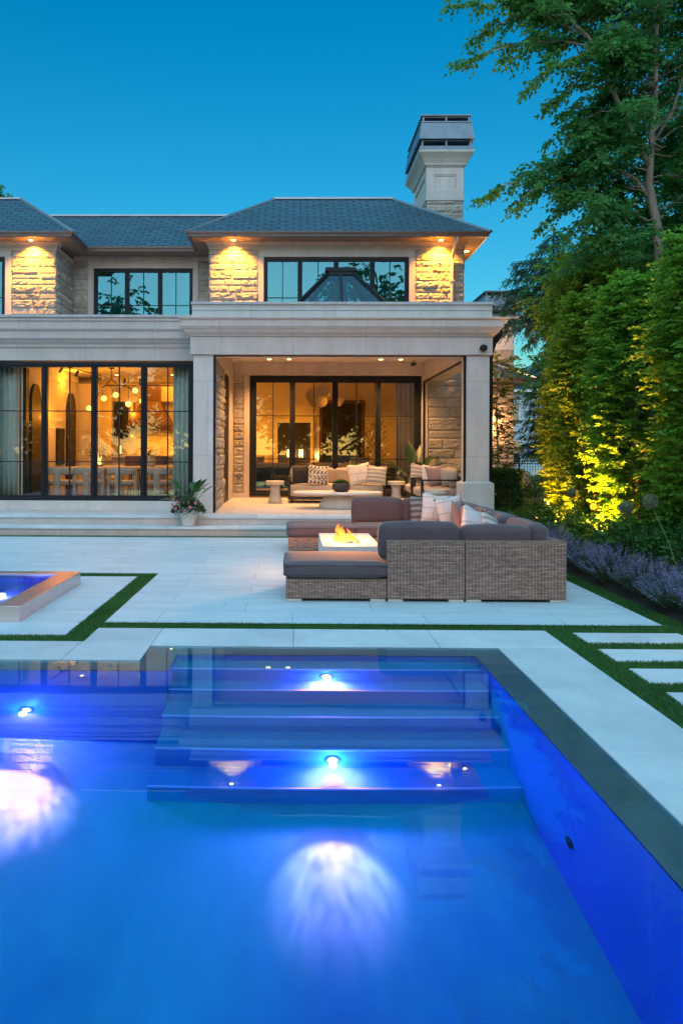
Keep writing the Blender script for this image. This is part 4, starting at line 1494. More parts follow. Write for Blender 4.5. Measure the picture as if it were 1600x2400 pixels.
pillow('dark striped pillow leaning in the far corner of the patio sofa', M['pil_darkstripe'], (2.03, 10.62, .60), .44, .46, .16, R(5), R(-14), 0, PG)
pillow('white block print pillow in the far corner of the patio sofa, left of its twin', M['pil_block'], (2.21, 10.50, .625), .50, .50, .18, R(10), R(-12), R(8), PG)
pillow('white block print pillow in front of the far corner, lowest and nearest the rose pillows', M['pil_block'], (2.38, 10.28, .605), .50, .48, .18, R(22), R(-12), R(-9), PG)
pillow('rose linen pillow beside the white pillows at the far corner', M['rose'], (2.42, 9.88, .58), .50, .48, .2, R(62), R(-16), 0, PG)
pillow('rose linen pillow on the long side, nearer the camera than its twin', M['rose'], (2.40, 9.28, .57), .50, .46, .2, R(68), R(-18), R(6), PG)
pillow('white pillow peeping over the near back cushion of the patio sofa', M['pil_block'], (2.23, 8.35, .60), .46, .46, .18, R(30), R(-14), R(20), PG)
pillow('pale patterned pillow tipped over behind the near corner cushion', M['pil_stripe'], (2.36, 7.98, .565), .44, .42, .16, R(35), R(-25), R(30), PG)

# ================================================================== fire table
ft = thing('fire_table', 'low white rectangular fire table burning inside the wicker sofa', 'fire table', (.69, 8.62, 0))
X0, X1, Y0, Y1, Z = .355, 1.03, 7.98, 9.26, .40
a0, a1, b0, b1 = .56, .83, 8.22, 9.02
w = MB()
w.box(X0, a0, Y0, Y1, 0.002, Z); w.box(a1, X1, Y0, Y1, 0.002, Z); w.box(a0, a1, Y0, b0, 0.002, Z); w.box(a0, a1, b1, Y1, 0.002, Z)
w.build('table_body', M['plaster_white'], ft, bevel=.004, seg=2)
w = MB(); w.box(a0 + .001, a1 - .001, b0 + .001, b1 - .001, .1, Z - .05); w.build('burner_tray', M['black'], ft)
rr = random.Random(4)
w = MB()
for k in range(60):
    x, y = rr.uniform(a0 + .03, a1 - .03), rr.uniform(b0 + .03, b1 - .03)
    r0 = rr.uniform(.016, .034)
    z = Z - .05 + r0 * .6 + rr.uniform(0, .04)
    M4 = Matrix.Translation((x, y, z)) @ Matrix.Rotation(rr.uniform(0, 6), 4, 'Z') @ Matrix.Rotation(rr.uniform(0, 1), 4, 'X')
    w.cushion(-r0, r0, -r0 * .7, r0 * .7, -r0 * .6, r0 * .6, r0 * .5, .002, 3, M4=M4, seed=k)
w.build('fire_glass', pmat('fire_stones', (.35, .33, .32), .3, var=.4, vscale=30), ft)
M['flame'] = None
def flamemat(name, c0, c1, s0, s1, zlo, zhi):
    m = bpy.data.materials.new(name); m.use_nodes = True; t = m.node_tree; t.nodes.clear()
    co = texco(t, 'Generated'); x, y, z = xyz(t, co)
    c = ramp(t, z, [(0, c0), (.45, tuple((a + b_) / 2 for a, b_ in zip(c0, c1))), (1, c1)])
    e = t.nodes.new('ShaderNodeEmission'); lnk(t, c, e.inputs[0])
    lnk(t, mathn(t, 'MULTIPLY_ADD', z, s1 - s0, s0), e.inputs[1])
    lw = t.nodes.new('ShaderNodeLayerWeight'); lw.inputs[0].default_value = .35
    tr_ = t.nodes.new('ShaderNodeBsdfTransparent')
    mx = t.nodes.new('ShaderNodeMixShader')
    f = mathn(t, 'MINIMUM', mathn(t, 'ADD', mathn(t, 'POWER', lw.outputs['Facing'], 1.2), mathn(t, 'MULTIPLY', z, .35)), 1.)
    lnk(t, f, mx.inputs[0]); lnk(t, e.outputs[0], mx.inputs[1]); lnk(t, tr_.outputs[0], mx.inputs[2])
    o = t.nodes.new('ShaderNodeOutputMaterial'); lnk(t, mx.outputs[0], o.inputs[0])
    return m
M['flame'] = flamemat('fire_flame', (1, .45, .08), (1, .20, .015), 1.15, .45, 0, 1)
rr = random.Random(8)
def flame(x, y, z, h, r, lean, seed):
    w = MB(); n = 12; pr = []
    L = 10; vs = []
    for k in range(L + 1):
        f = k / L
        rad = r * (math.sin(PI * min(1, f * .9 + .12)) ** .8) * (1 - f * .55)
        if k == L: rad = .001
        cx = lean[0] * f * f * h + .025 * math.sin(f * 7 + seed)
        cy_ = lean[1] * f * f * h + .02 * math.cos(f * 6 + seed * 2)
        for q in range(n):
            t_ = 2 * PI * q / n
            rr_ = rad * (1 + .25 * math.sin(2 * t_ + seed + f * 3))
            vs.append((x + cx + rr_ * math.cos(t_), y + cy_ + rr_ * math.sin(t_), z + f * h))
    w.add(vs, [(i * n + q, i * n + (q + 1) % n, (i + 1) * n + (q + 1) % n, (i + 1) * n + q) for i in range(L) for q in range(n)])
    return w
fl = [(.62, 8.50, .24, .055, (-.25, 0)), (.58, 8.40, .17, .05, (-.4, 0)), (.67, 8.42, .19, .05, (.1, 0)), (.70, 8.60, .14, .05, (.3, 0)),
      (.75, 8.50, .11, .045, (.4, .1)), (.64, 8.75, .16, .05, (-.1, .2)), (.78, 8.38, .07, .04, (.3, 0)), (.61, 8.62, .20, .045, (.15, 0))]
for k, (x, y, h, r_, ln) in enumerate(fl):
    flame(x, y, Z - .035, h * 1.05, r_ * 1.15, ln, k * 1.7).build('flame', M['flame'], ft, smooth=True, uvs=False)
lamp('fire_lamp', 'POINT', (.64, 8.5, .62), 32, (1, .33, .05), ft, .09)

# ================================================================== planter at the portico column
def broad_leaf(mb, base, d, length, width, droop=.4, n=8, m=0, fold=.25, up=(0, 0, 1)):
    """long broad leaf: midrib curves down, blade with a fold"""
    d = Vector(d).normalized(); base = Vector(base)
    side = d.cross(Vector(up))
    if side.length < .05: side = Vector((1, 0, 0))
    side.normalize()
    vs = []; p = base.copy(); dirv = d.copy()
    for k in range(n + 1):
        f = k / n
        wv = width / 2 * (math.sin(PI * min(1, f * .96 + .03)) ** .75) * (1 - .25 * f)
        nn = side.cross(dirv).normalized()
        vs += [tuple(p - side * wv + nn * wv * fold), tuple(p), tuple(p + side * wv + nn * wv * fold)]
        dirv = (dirv + Vector((0, 0, -droop / n * (1 + f)))).normalized()
        p = p + dirv * length / n
    fs = []
    for k in range(n):
        a = k * 3
        fs += [(a, a + 1, a + 4, a + 3), (a + 1, a + 2, a + 5, a + 4)]
    mb.add(vs, fs, m)
    return mb

pl = thing('planter', 'white fluted planter with broad leaves and pink flowers on the step by the portico column', 'planter', (-1.86, 12.20, .17))
px_, py_ = -1.86, 12.21
w = MB()
w.lathe([(.105, .171), (.112, .19), (.165, .46), (.178, .50), (.178, .515), (.160, .515), (.155, .49)], px_, py_, 72, flute=18, fl=.022)
w.build('pot', M['pottery'], pl, smooth=False)
w = MB(); w.lathe([(.15, .48), (.15, .495)], px_, py_, 20); w.build('soil', M['soil'], pl)
w = MB(); rr = random.Random(3)
for k in range(13):
    a = 2 * PI * k / 13 + rr.uniform(-.3, .3); rise = rr.uniform(.35, 1.2)
    b_ = Vector((px_ + .03 * math.cos(a), py_ + .03 * math.sin(a), .5))
    d = Vector((math.cos(a) * (1.1 - rise * .45), math.sin(a) * (1.1 - rise * .45), rise)).normalized()
    L = rr.uniform(.25, .42)
    tip = b_ + d * L
    w.tube([b_, b_ + d * L * .6, tip], [.008, .007, .006], 5, 1)
    broad_leaf(w, tip, d + Vector((0, 0, -.1)), rr.uniform(.26, .38), rr.uniform(.13, .17), rr.uniform(.3, .9), 8)
w.build('broad_leaves', [M['leaf_big'], M['stem']], pl, smooth=True)
n = 1500
th = RNG.uniform(0, 2 * PI, n); rr_ = np.sqrt(RNG.uniform(0, 1, n)) * .29; hh = .50 + RNG.uniform(0, 1, n) * .22 * (1 - (rr_ / .30) ** 2) - .10 * (rr_ / .3) ** 2 + RNG.normal(0, .015, n)
P = np.stack([px_ + rr_ * np.cos(th), py_ + rr_ * np.sin(th), hh], 1) - np.array(pl.location)
D = np.stack([np.cos(th), np.sin(th), RNG.uniform(-.6, 1.0, n)], 1) + rand_dirs(n) * .5
V, F = leaf_arrays(P, D, rand_dirs(n) + np.array([0, 0, 1.2]), RNG.uniform(.03, .055, n), .022, .2)
raw_mesh('trailing_foliage', V, F, M['leaf_box'], pl)
rr = random.Random(5)
for (dx, dz) in ((-.27, .56), (-.25, .66), (-.02, .47), (.07, .53), (-.20, .50), (-.17, .62), (.16, .60)):
    c = Vector((px_ + dx, py_ - math.sqrt(max(0, .30 ** 2 - dx * dx)) * .97, dz))
    w = MB()
    for k in range(5):
        a = 2 * PI * k / 5 + dx * 9
        d = Vector((math.cos(a), -.5, math.sin(a)))
        broad_leaf(w, c, d, .034, .032, .1, 3, fold=.1, up=(0, 1, 0))
    w.build('pink_flower', M['fl_pink'], pl)


# ================================================================== portico lounge furniture
def pedestal_table(label, x, y, r, h, group='round cast side tables of the portico', kind='side_table', rb=None):
    t = thing(kind, label, 'side table', (x, y, ZT), group)
    z = ZT
    w = MB(); w.lathe([(r * .30, z + h - .09), (r * .97, z + h - .085), (r, z + h - .075), (r, z + h - .006), (r * .985, z + h)], x, y, 40)
    w.build('table_top', M['concrete'], t, smooth=False, bevel=.003)
    w = MB(); w.lathe([(r * .72, z), (r * .71, z + .04), (r * .52, z + h * .45), (r * .50, z + h * .6), (r * .56, z + h - .092)], x, y, 40)
    w.build('pedestal', M['concrete'], t, smooth=True)
    return t
pedestal_table('round cast side table at the left end of the portico sofa', -.40, 15.55, .215, .50)
pedestal_table('round cast side table between the portico sofa and the potted plant', 2.36, 15.6, .20, .50)
pedestal_table('small round side table in front of the portico armchair', 2.86, 13.7, .225, .42)
ct = thing('coffee_table', 'large oval cast coffee table on a domed base in the portico', 'coffee table', (.93, 14.2, ZT))
M['paletop'] = pmat('pale_plaster_top', (.74, .69, .63), .6, var=.05)
w = MB(); w.lathe([(.80, .625), (.91, .635), (.925, .65), (.925, .672), (.915, .68)], .93, 14.2, 64, sy=.52)
w.build('table_top', M['paletop'], ct, bevel=.003)
w = MB(); w.lathe([(.42, .341), (.425, .36), (.415, .42), (.38, .50), (.31, .57), (.23, .61), (.22, .624)], .97, 14.2, 48, sy=.75)
w.build('domed_base', M['concrete'], ct, smooth=True)
bw = thing('plant_bowl', 'dark round bowl of green succulents on the oval coffee table', 'bowl', (1.0, 14.1, .68))
w = MB(); w.lathe([(.09, .681), (.14, .69), (.178, .735), (.188, .79), (.178, .84), (.155, .865), (.145, .862), (.15, .84)], 1.0, 14.1, 36)
w.build('bowl', M['charcoal'], bw, smooth=True)
w = MB(); rr = random.Random(12)
for k in range(30):
    a = rr.uniform(0, 2 * PI); q = math.sqrt(rr.random()) * .14
    c = Vector((1.0 + q * math.cos(a), 14.1 + q * math.sin(a), .85 + rr.uniform(.0, .07) * (1 - q / .2)))
    for j in range(9):
        b_ = 2 * PI * j / 9 + rr.random()
        broad_leaf(w, c, (math.cos(b_), math.sin(b_), rr.uniform(.3, 1.4)), rr.uniform(.05, .085), .028, .2, 3, fold=.2)
w.build('succulents', M['leaf_shrub'], bw)

def lounge_sofa(name, label, cat, loc, rz, L, seats, group=None, high=True):
    """local frame: seat faces -y, length along x"""
    t = thing(name, label, cat, loc, group, rz)
    D_ = .92
    def mk(nm, mb, mat, **k):
        # local build: parent's location is ignored because verts are local
        o = mb.build(nm, mat, None, **k); o.parent = t; return o
    w = MB()
    w.box(-L / 2, L / 2, -D_ / 2, D_ / 2, .07, .13)
    w.box(-L / 2, -L / 2 + .05, -D_ / 2, D_ / 2 - .002, .131, .60); w.box(L / 2 - .05, L / 2, -D_ / 2, D_ / 2 - .002, .131, .60)
    w.box(-L / 2 + .051, L / 2 - .051, D_ / 2 - .05, D_ / 2, .131, .66)
    mk('frame', w, M['darkwood'], bevel=.008)
    w = MB()
    for sx_ in (-1, 1):
        for sy_ in (-1, 1):
            w = MB(); w.box(sx_ * (L / 2 - .10) - .03, sx_ * (L / 2 - .10) + .03, sy_ * .38 - .03, sy_ * .38 + .03, 0, .069); mk('leg', w, M['darkwood'])
    wd = (L - .12) / seats
    w = MB(); w.cushion(-L / 2 + .055, L / 2 - .055, -D_ / 2 - .01, D_ / 2 - .06, .132, .42, .05, .015, 10); mk('seat_cushion', w, M['cream'], smooth=True)
    for k in range(seats):
        a = -L / 2 + .06 + k * wd
        w = MB(); w.cushion(a + .004, a + wd - .004, D_ / 2 - .28, D_ / 2 - .055, .425, .78, .06, .02, 10, seed=k + 2); mk('back_cushion', w, M['cream'], smooth=True)
    return t
lounge_sofa('outdoor_sofa', 'cream two-cushion sofa with dark frame against the sliding doors', 'sofa', (1.0, 15.95, ZT), 0, 2.22, 2)
LG = 'pillows on the portico sofa'
zp = ZT + .42 + .22
pillow('solid black pillow at the left end of the portico sofa', M['blackpil'], (.20, 15.62, zp + .005), .48, .46, .18, R(-8), R(-16), R(-4), LG)
pillow('black and white zigzag pillow beside the black one', M['pil_zig'], (.58, 15.55, zp), .48, .46, .18, R(6), R(-16), R(4), LG)
pillow('white block print pillow at the right half of the portico sofa', M['pil_block'], (1.52, 15.58, zp + .02), .54, .50, .18, R(8), R(-16), R(-8), LG)
pillow('grey striped pillow at the right end of the portico sofa', M['pil_stripe'], (1.90, 15.50, zp), .46, .46, .18, R(-4), R(-16), R(5), LG)

def armchair(label, loc, rz):
    t = thing('armchair', label, 'armchair', loc, 'portico armchairs', rz)
    def mk(nm, mb, mat, **k):
        o = mb.build(nm, mat, None, **k); o.parent = t; return o
    W_, D_ = .86, .86
    for s_ in (-1, 1):
        w = MB(); x = s_ * W_ / 2
        w.box(x - .03, x + .03, -D_ / 2, -D_ / 2 + .05, 0, .58)
        w.box(x - .03, x + .03, D_ / 2 - .05, D_ / 2, 0, .58)
        w.box(x - .035, x + .035, -D_ / 2 - .01, D_ / 2 + .01, .581, .615)
        w.box(x - .02, x + .02, -D_ / 2 + .051, D_ / 2 - .051, .20, .25)
        mk('arm_frame', w, M['darkwood'], bevel=.006)
    w = MB(); w.box(-W_ / 2 + .03, W_ / 2 - .03, -D_ / 2 + .02, D_ / 2 - .02, .20, .249); w.box(-W_ / 2 + .03, W_ / 2 - .03, D_ / 2 - .06, D_ / 2 - .02, .25, .66)
    mk('frame', w, M['darkwood'], bevel=.006)
    w = MB(); w.cushion(-W_ / 2 + .04, W_ / 2 - .04, -D_ / 2 - .02, D_ / 2 - .08, .252, .44, .06, .02, 9); mk('seat_cushion', w, M['cream'], smooth=True)
    w = MB(); w.cushion(-W_ / 2 + .05, W_ / 2 - .05, D_ / 2 - .30, D_ / 2 - .08, .445, .82, .08, .03, 9); mk('back_cushion', w, M['cream'], smooth=True)
    return t
armchair('dark framed armchair nearest the stone column', (3.02, 14.25, ZT), R(-90))
armchair('dark framed armchair behind the nearer one, beside the potted plant', (3.02, 15.45, ZT), R(-90))
AG = 'pillows on the portico armchairs'
pillow('striped pillow on the farther portico armchair', M['pil_stripe'], (2.83, 15.20, zp + .03), .50, .48, .18, R(15), R(-14), R(10), AG)
pillow('white pillow leaning against the striped one on the armchairs', M['whitepil'], (2.98, 14.75, zp + .02), .48, .46, .2, R(25), R(-14), R(6), AG)
pillow('taupe pillow in front on the nearer armchair', M['rose'], (2.98, 14.22, zp + .03), .46, .44, .18, R(20), R(-16), R(-6), AG)
pillow('round cream pillow at the column side of the nearer armchair', M['cream'], (3.22, 14.1, zp), .44, .42, .24, R(30), R(-14), 0, AG)
bp = thing('potted_banana', 'dark green banana plant in a pot beside the right armchair', 'plant', (2.95, 16.55, ZT))
w = MB(); w.lathe([(.16, ZT), (.20, ZT + .05), (.24, ZT + .35), (.22, ZT + .42), (.19, ZT + .42), (.19, ZT + .36)], 2.95, 16.55, 32); w.build('pot', M['charcoal'], bp, smooth=True)
w = MB(); rr = random.Random(31)
spec = [(95, 1.35, .62, .26), (60, .8, .75, .24), (20, .55, .8, .22), (-15, .35, .75, .22), (130, .7, .8, .22), (165, .45, .8, .22), (200, .3, .7, .2), (-50, .4, .7, .2), (-90, .6, .55, .2), (250, .4, .6, .2), (75, 1.1, .6, .2), (10, .9, .6, .2)]
for a, rise, L, wd in spec:
    a = R(a); b_ = Vector((2.95, 16.55, ZT + .38)); d = Vector((math.cos(a), math.sin(a) * .6, rise)).normalized()
    tip = b_ + d * .48
    w.tube([b_, tip], [.014, .010], 5, 1)
    broad_leaf(w, tip, d, L * 1.12, wd * 1.15, .75 if rise < 1 else .2, 9, fold=.3)
w.build('banana_leaves', [M['leaf_dark'], M['stem']], bp, smooth=True)

# security cameras
sc1 = thing('dome_camera', 'black dome security camera at the right end of the portico frieze', 'camera', (3.56, PF - .04, 3.42))
w = MB()
vs = []
def ydisc(mb, x, y, z, prof, n=24, m=0, s=-1):
    vs = []
    for (r_, o_) in prof:
        vs += [(x + r_ * math.cos(2 * PI * k / n), y + s * o_, z + r_ * math.sin(2 * PI * k / n)) for k in range(n)]
    L = len(prof)
    mb.add(vs, [(i * n + k, i * n + (k + 1) % n, (i + 1) * n + (k + 1) % n, (i + 1) * n + k) for i in range(L - 1) for k in range(n)] + [tuple((L - 1) * n + k for k in range(n))], m)
ydisc(w, 3.56, PF - .041, 3.46, [(.065, 0), (.065, .02), (.055, .03)]); w.build('mount', M['gutter'], sc1, smooth=False)
w = MB(); ydisc(w, 3.56, PF - .07, 3.46, [(.062, 0), (.066, .03), (.058, .065), (.035, .09), (.01, .098)]); w.build('dome', M['black'], sc1, smooth=True)
sc2 = thing('bullet_camera', 'small dark security camera under the portico ceiling', 'camera', (2.98, 16.9, 3.77))
w = MB(); w.tube([(2.98, 16.9, 3.772), (2.98, 16.9, 3.70)], .03, 12); w.build('mount', M['ceil'], sc2)
w = MB(); w.tube([(3.0, 16.95, 3.69), (2.93, 16.78, 3.66)], [.045, .045], 14); w.build('body', M['black'], sc2)
# ================================================================== dining room behind the window wall
room = MB()
FZ = .40
room.box(-9.6, -1.75, YF + .36, 20.2, 3.42, 3.50)
room.build('dining_ceiling', M['plaster'], house)
room = MB(); room.box(-9.6, -1.75, YF + .14, 20.2, .30, FZ); room.build('dining_floor', M['woodfloor'], house)
room = MB()
room.box(-5.62, -5.50, YF + .35, 17.4, FZ, 3.419)
room.box(-7.0, -5.62, 17.28, 17.4, FZ, 3.419)
room.box(-7.0, -1.75, 20.0, 20.15, FZ, 3.419)
room.box(-1.75, -1.705, YF + .36, 17.18, FZ, 3.419)
room.box(-2.6, -1.76, 17.2, 17.24, FZ, 3.419)
room.box(-5.498, -5.47, YF + .36, 17.35, 3.25, 3.40)
# panel mouldings on the left wall
for (a, b_) in ((15.25, 15.7), (15.2, 16.3)):
    pass
for (a, b_, z0, z1) in ((15.25, 16.35, 2.2, 3.1), (17.12, 17.35, 2.2, 3.1), (15.25, 15.72, .6, 2.0)):
    room.box(-5.499, -5.48, a, b_, z0, z0 + .03); room.box(-5.499, -5.48, a, b_, z1, z1 + .03)
    room.box(-5.499, -5.481, a, a + .03, z0 + .03, z1); room.box(-5.499, -5.481, b_ - .03, b_, z0 + .03, z1)
room.build('dining_wall', M['plaster'], house)
def arch(y0, y1, z0, z1):
    mb = MB(); n = 14; r = (y1 - y0) / 2; zc_ = z1 - r * 1.6; c = (y0 + y1) / 2
    pts = [(y0, z0), (y1, z0)] + [(c + r * math.cos(PI * k / n), zc_ + r * 1.6 * math.sin(PI * k / n)) for k in range(n + 1)]
    vs = [(-5.499, y, z) for y, z in pts] + [(-5.44, y, z) for y, z in pts]; N = len(pts)
    mb.add(vs, [tuple(range(N)), tuple(range(2 * N - 1, N - 1, -1))] + [(k, (k + 1) % N, N + (k + 1) % N, N + k) for k in range(N)])
    return mb
for a in ((14.18, 14.72), (16.48, 17.08)):
    arch(a[0], a[1], FZ + .001, 2.93).build('arched_door', M['darkwood'], house)
w = MB(); w.box(-5.62, -5.44, 13.86, 14.02, FZ + .001, 3.20); w.build('door_post', M['black'], house)
w = MB(); w.box(-5.499, -5.45, 15.78, 16.28, 1.19, 2.04); w.build('wall_oven', M['black'], house, bevel=.01)

# kitchen along the far wall
kt = thing('kitchen_cabinets', 'cream kitchen cabinets with a lit counter along the far wall', 'cabinets', (-4, 19.7, FZ))
w = MB(); w.box(-5.5, -4.95, 17.42, 18.6, FZ, 3.24)
for z0, z1 in ((.5, 1.9), (2.0, 3.1)):
    w.box(-5.42, -5.03, 17.40, 17.419, z0, z1)
w.build('tall_cabinet', M['plaster'], kt, bevel=.006)
w = MB(); w.box(-4.9, -1.8, 19.4, 19.98, FZ, 1.26); w.build('base_cabinet', M['plaster'], kt, bevel=.006)
w = MB(); w.box(-4.92, -1.8, 19.36, 19.99, 1.262, 1.31); w.build('countertop', M['concrete'], kt, bevel=.004)
w = MB(); w.box(-5.5, -1.8, 19.75, 19.98, 2.95, 3.40); w.box(-4.70, -4.62, 19.7, 19.98, 1.9, 2.95); w.build('cornice_panel', M['plaster'], kt, bevel=.006)
hd = thing('range_hood', 'large tapered brown range hood on the kitchen wall', 'range hood', (-4.1, 19.7, 2.1))
w = MB(); w.box(-4.72, -3.45, 19.2, 19.98, 2.08, 2.26)
w.frustum((-4.70, -3.47, 19.22, 19.97, 2.262), (-4.35, -3.82, 19.5, 19.96, 2.94)); w.build('canopy', M['brownwood'], hd, bevel=.006)
w = MB(); w.box(-4.35, -3.82, 19.5, 19.96, 2.942, 3.40); w.build('duct_cover', M['brownwood'], hd, bevel=.006)
kw = thing('kitchen_window', 'tall narrow kitchen window, dusk blue, left of the range hood', 'window', (-5.0, 19.95, 1.6))
w = MB(); w.box(-5.30, -4.74, 19.93, 19.999, 1.80, 3.05); w.build('casing', M['plaster_white'], kw, bevel=.004)
w = MB(); w.box(-5.23, -4.81, 19.90, 19.929, 1.88, 2.98); w.build('frame', M['navy'], kw)
w = MB(); w.box(-5.04, -5.00, 19.88, 19.899, 1.88, 2.98); w.build('mullion', M['black'], kw)
isl = thing('kitchen_island', 'long cream kitchen island with a glowing lit edge', 'kitchen island', (-3.3, 18.2, FZ))
w = MB(); w.box(-4.75, -2.05, 17.9, 18.7, FZ, 1.33); w.build('island_body', M['plaster'], isl)
w = MB(); w.box(-4.85, -1.95, 17.75, 18.8, 1.335, 1.39); w.build('island_top', M['plaster_white'], isl, bevel=.004)
def stool(label, x, loc_y=17.45):
    t = thing('bar_stool', label, 'bar stool', (x, loc_y, FZ), 'bar stools at the kitchen island')
    w = MB(); w.lathe([(.17, 1.0), (.21, 1.01), (.22, 1.06), (.20, 1.10)], x, loc_y, 24); w.build('seat', M['brownwood'], t, smooth=True)
    w = MB(); vs = []; n = 16
    for k in range(n + 1):
        a = PI + PI * k / n
        for (r_, z) in ((.205, 1.08), (.235, 1.08), (.235, 1.38), (.205, 1.38)):
            vs.append((x + r_ * math.cos(a), loc_y + r_ * math.sin(a), z))
    w.add(vs, [(k * 4 + j, k * 4 + (j + 1) % 4, (k + 1) * 4 + (j + 1) % 4, (k + 1) * 4 + j) for k in range(n) for j in range(4)] + [(0, 3, 2, 1), (n * 4, n * 4 + 1, n * 4 + 2, n * 4 + 3)])
    w.build('backrest', M['brownwood'], t, smooth=False)
    for a in (45, 135, 225, 315):
        w = MB(); w.tube([(x + .13 * math.cos(R(a)), loc_y + .13 * math.sin(R(a)), 1.0), (x + .2 * math.cos(R(a)), loc_y + .2 * math.sin(R(a)), FZ)], .014, 6); w.build('leg', M['black'], t)
for lb, x in (('brown barrel bar stool, leftmost at the kitchen island', -4.05), ('brown barrel bar stool, second from the left at the island', -3.45), ('brown barrel bar stool under the hood, third at the island', -2.85), ('brown barrel bar stool by the curtain, rightmost at the island', -2.35)):
    stool(lb, x)

# dining table and chairs
dt = thing('dining_table', 'long dining table behind the row of white chairs', 'dining table', (-3.9, 15.75, FZ))
w = MB(); w.box(-5.1, -2.5, 15.2, 16.3, 1.10, 1.15); w.build('table_top', M['concrete'], dt, bevel=.006)
for x in (-4.5, -3.1):
    w = MB(); w.lathe([(.28, FZ), (.27, .45), (.16, .75), (.20, 1.098)], x, 15.75, 28); w.build('pedestal', M['concrete'], dt, smooth=True)
def dchair(label, x, y, rz):
    t = thing('dining_chair', label, 'dining chair', (x, y, FZ), 'white dining chairs', rz)
    def mk(nm, mb, **k):
        o = mb.build(nm, M['whitecloth'], None, **k); o.parent = t; return o
    w = MB(); w.lathe([(.20, .36), (.26, .37), (.285, .41), (.28, .455), (.24, .475)], 0, .04, 28); mk('seat', w, smooth=True)
    pts = []
    for k in range(15):
        a = R(-160 - 220 * 0) ; a = R(185 + 170 * k / 14)
        pts.append((.30 * math.cos(a), .02 + .29 * math.sin(a), .68))
    vs = []; n = 10
    for (px__, py__, pz__) in pts:
        d = Vector((px__, py__ - .02, 0)).normalized()
        for q in range(n):
            b_ = 2 * PI * q / n
            p = Vector((px__, py__, pz__)) + d * .038 * math.cos(b_) + Vector((0, 0, .085 * math.sin(b_)))
            vs.append(tuple(p))
    L = len(pts)
    w = MB(); w.add(vs, [(i * n + q, i * n + (q + 1) % n, (i + 1) * n + (q + 1) % n, (i + 1) * n + q) for i in range(L - 1) for q in range(n)] + [tuple(range(n - 1, -1, -1)), tuple((L - 1) * n + q for q in range(n))])
    mk('backrest', w, smooth=True)
    w = MB(); w.cushion(-.065, .065, -.32, -.24, 0, .66, .03, .004, 5); mk('leg', w, smooth=True)
    for s_ in (-1, 1):
        w = MB(); w.cushion(s_ * .295 - .035, s_ * .295 + .035, -.06, .06, 0, .68, .03, .004, 5); mk('leg', w, smooth=True)
    return t
first = None
for lb, x, y, rz in (('white boucle dining chair, leftmost of the front row', -5.0, 14.72, 0), ('white boucle dining chair, second from the left in the front row', -4.42, 14.75, R(6)),
                     ('white boucle dining chair, third in the front row beside the reflected fire', -3.68, 14.72, R(-5)), ('white boucle dining chair, rightmost of the front row by the curtain', -2.88, 14.72, 0),
                     ('white boucle dining chair on the far side of the table, left', -4.5, 16.8, PI), ('white boucle dining chair on the far side of the table, right', -3.2, 16.8, PI)):
    if first is None:
        first = dchair(lb, x, y, rz)
    else:
        dup(first, (x, y, FZ), rz, lb)
def vase(label, x, y, z, k=1., dark=False):
    t = thing('vase', label, 'vase', (x, y, z), 'vases with branches on the dining table')
    w = MB(); w.lathe([(.07 * k, z + .001), (.10 * k, z + .03), (.13 * k, z + .13 * k), (.115 * k, z + .22 * k), (.13 * k, z + .25 * k), (.11 * k, z + .25 * k)], x, y, 28)
    w.build('jar', M['pottery'], t, smooth=True)
    n = 260
    P = np.array([0, 0, .30 * k]) + RNG.normal(0, 1, (n, 3)) * np.array([.12, .12, .07]) * k
    V, F = leaf_arrays(P, rand_dirs(n) + np.array([0, 0, .3]), rand_dirs(n), .05 * k, .022 * k)
    raw_mesh('foliage', V, F, M['leaf_dark'], t)
vase('white jar of dark leafy branches at the left on the dining table', -4.47, 15.75, 1.15, 1.1)
vase('white jar of leafy branches at the right on the dining table', -3.28, 15.75, 1.15, .95)

# chandelier
M['globe'] = emat('chandelier_globe', (1, .50, .09), 1.1)
ch = thing('chandelier', 'branching black chandelier with faceted glowing globes over the dining table', 'chandelier', (-4.16, 15.6, 3.42))
hub = Vector((-4.16, 15.6, 3.16))
w = MB(); w.tube([(hub.x, hub.y, 3.42), hub], .008, 8); w.build('stem', M['black'], ch)
w = MB(); w.lathe([(.06, 3.395), (.065, 3.419)], hub.x, hub.y, 20); w.build('canopy', M['black'], ch)
G = [(-4.73, 15.8, 2.50), (-4.46, 15.3, 2.63), (-4.36, 15.7, 2.72), (-4.02, 15.45, 2.78), (-3.64, 15.7, 2.90), (-3.72, 15.4, 2.57), (-3.50, 15.8, 2.67)]
J = [Vector((-4.38, 15.6, 2.93)), Vector((-4.0, 15.55, 3.02)), Vector((-3.76, 15.58, 2.97))]
w = MB(); w.tube([hub, J[0]], .008, 6); w.tube([hub, J[1]], .008, 6); w.tube([J[1], J[2]], .008, 6)
for g, j in zip(G, (0, 0, 0, 1, 2, 2, 2)):
    w.tube([J[j], Vector(g) + (J[j] - Vector(g)).normalized() * .06], .006, 6)
w.build('branches', M['black'], ch)
import bmesh
for g in G:
    bm = bmesh.new(); bmesh.ops.create_icosphere(bm, subdivisions=1, radius=.072)
    me = bpy.data.meshes.new('globe'); bm.to_mesh(me); bm.free(); me.materials.append(M['globe'])
    o = bpy.data.objects.new('globe', me); COL.objects.link(o); o.parent = ch; o.location = Vector(g) - ch.location
lamp('chandelier_lamp', 'POINT', (-4.1, 15.6, 2.60), 9, (1, .36, .03), ch, .3)
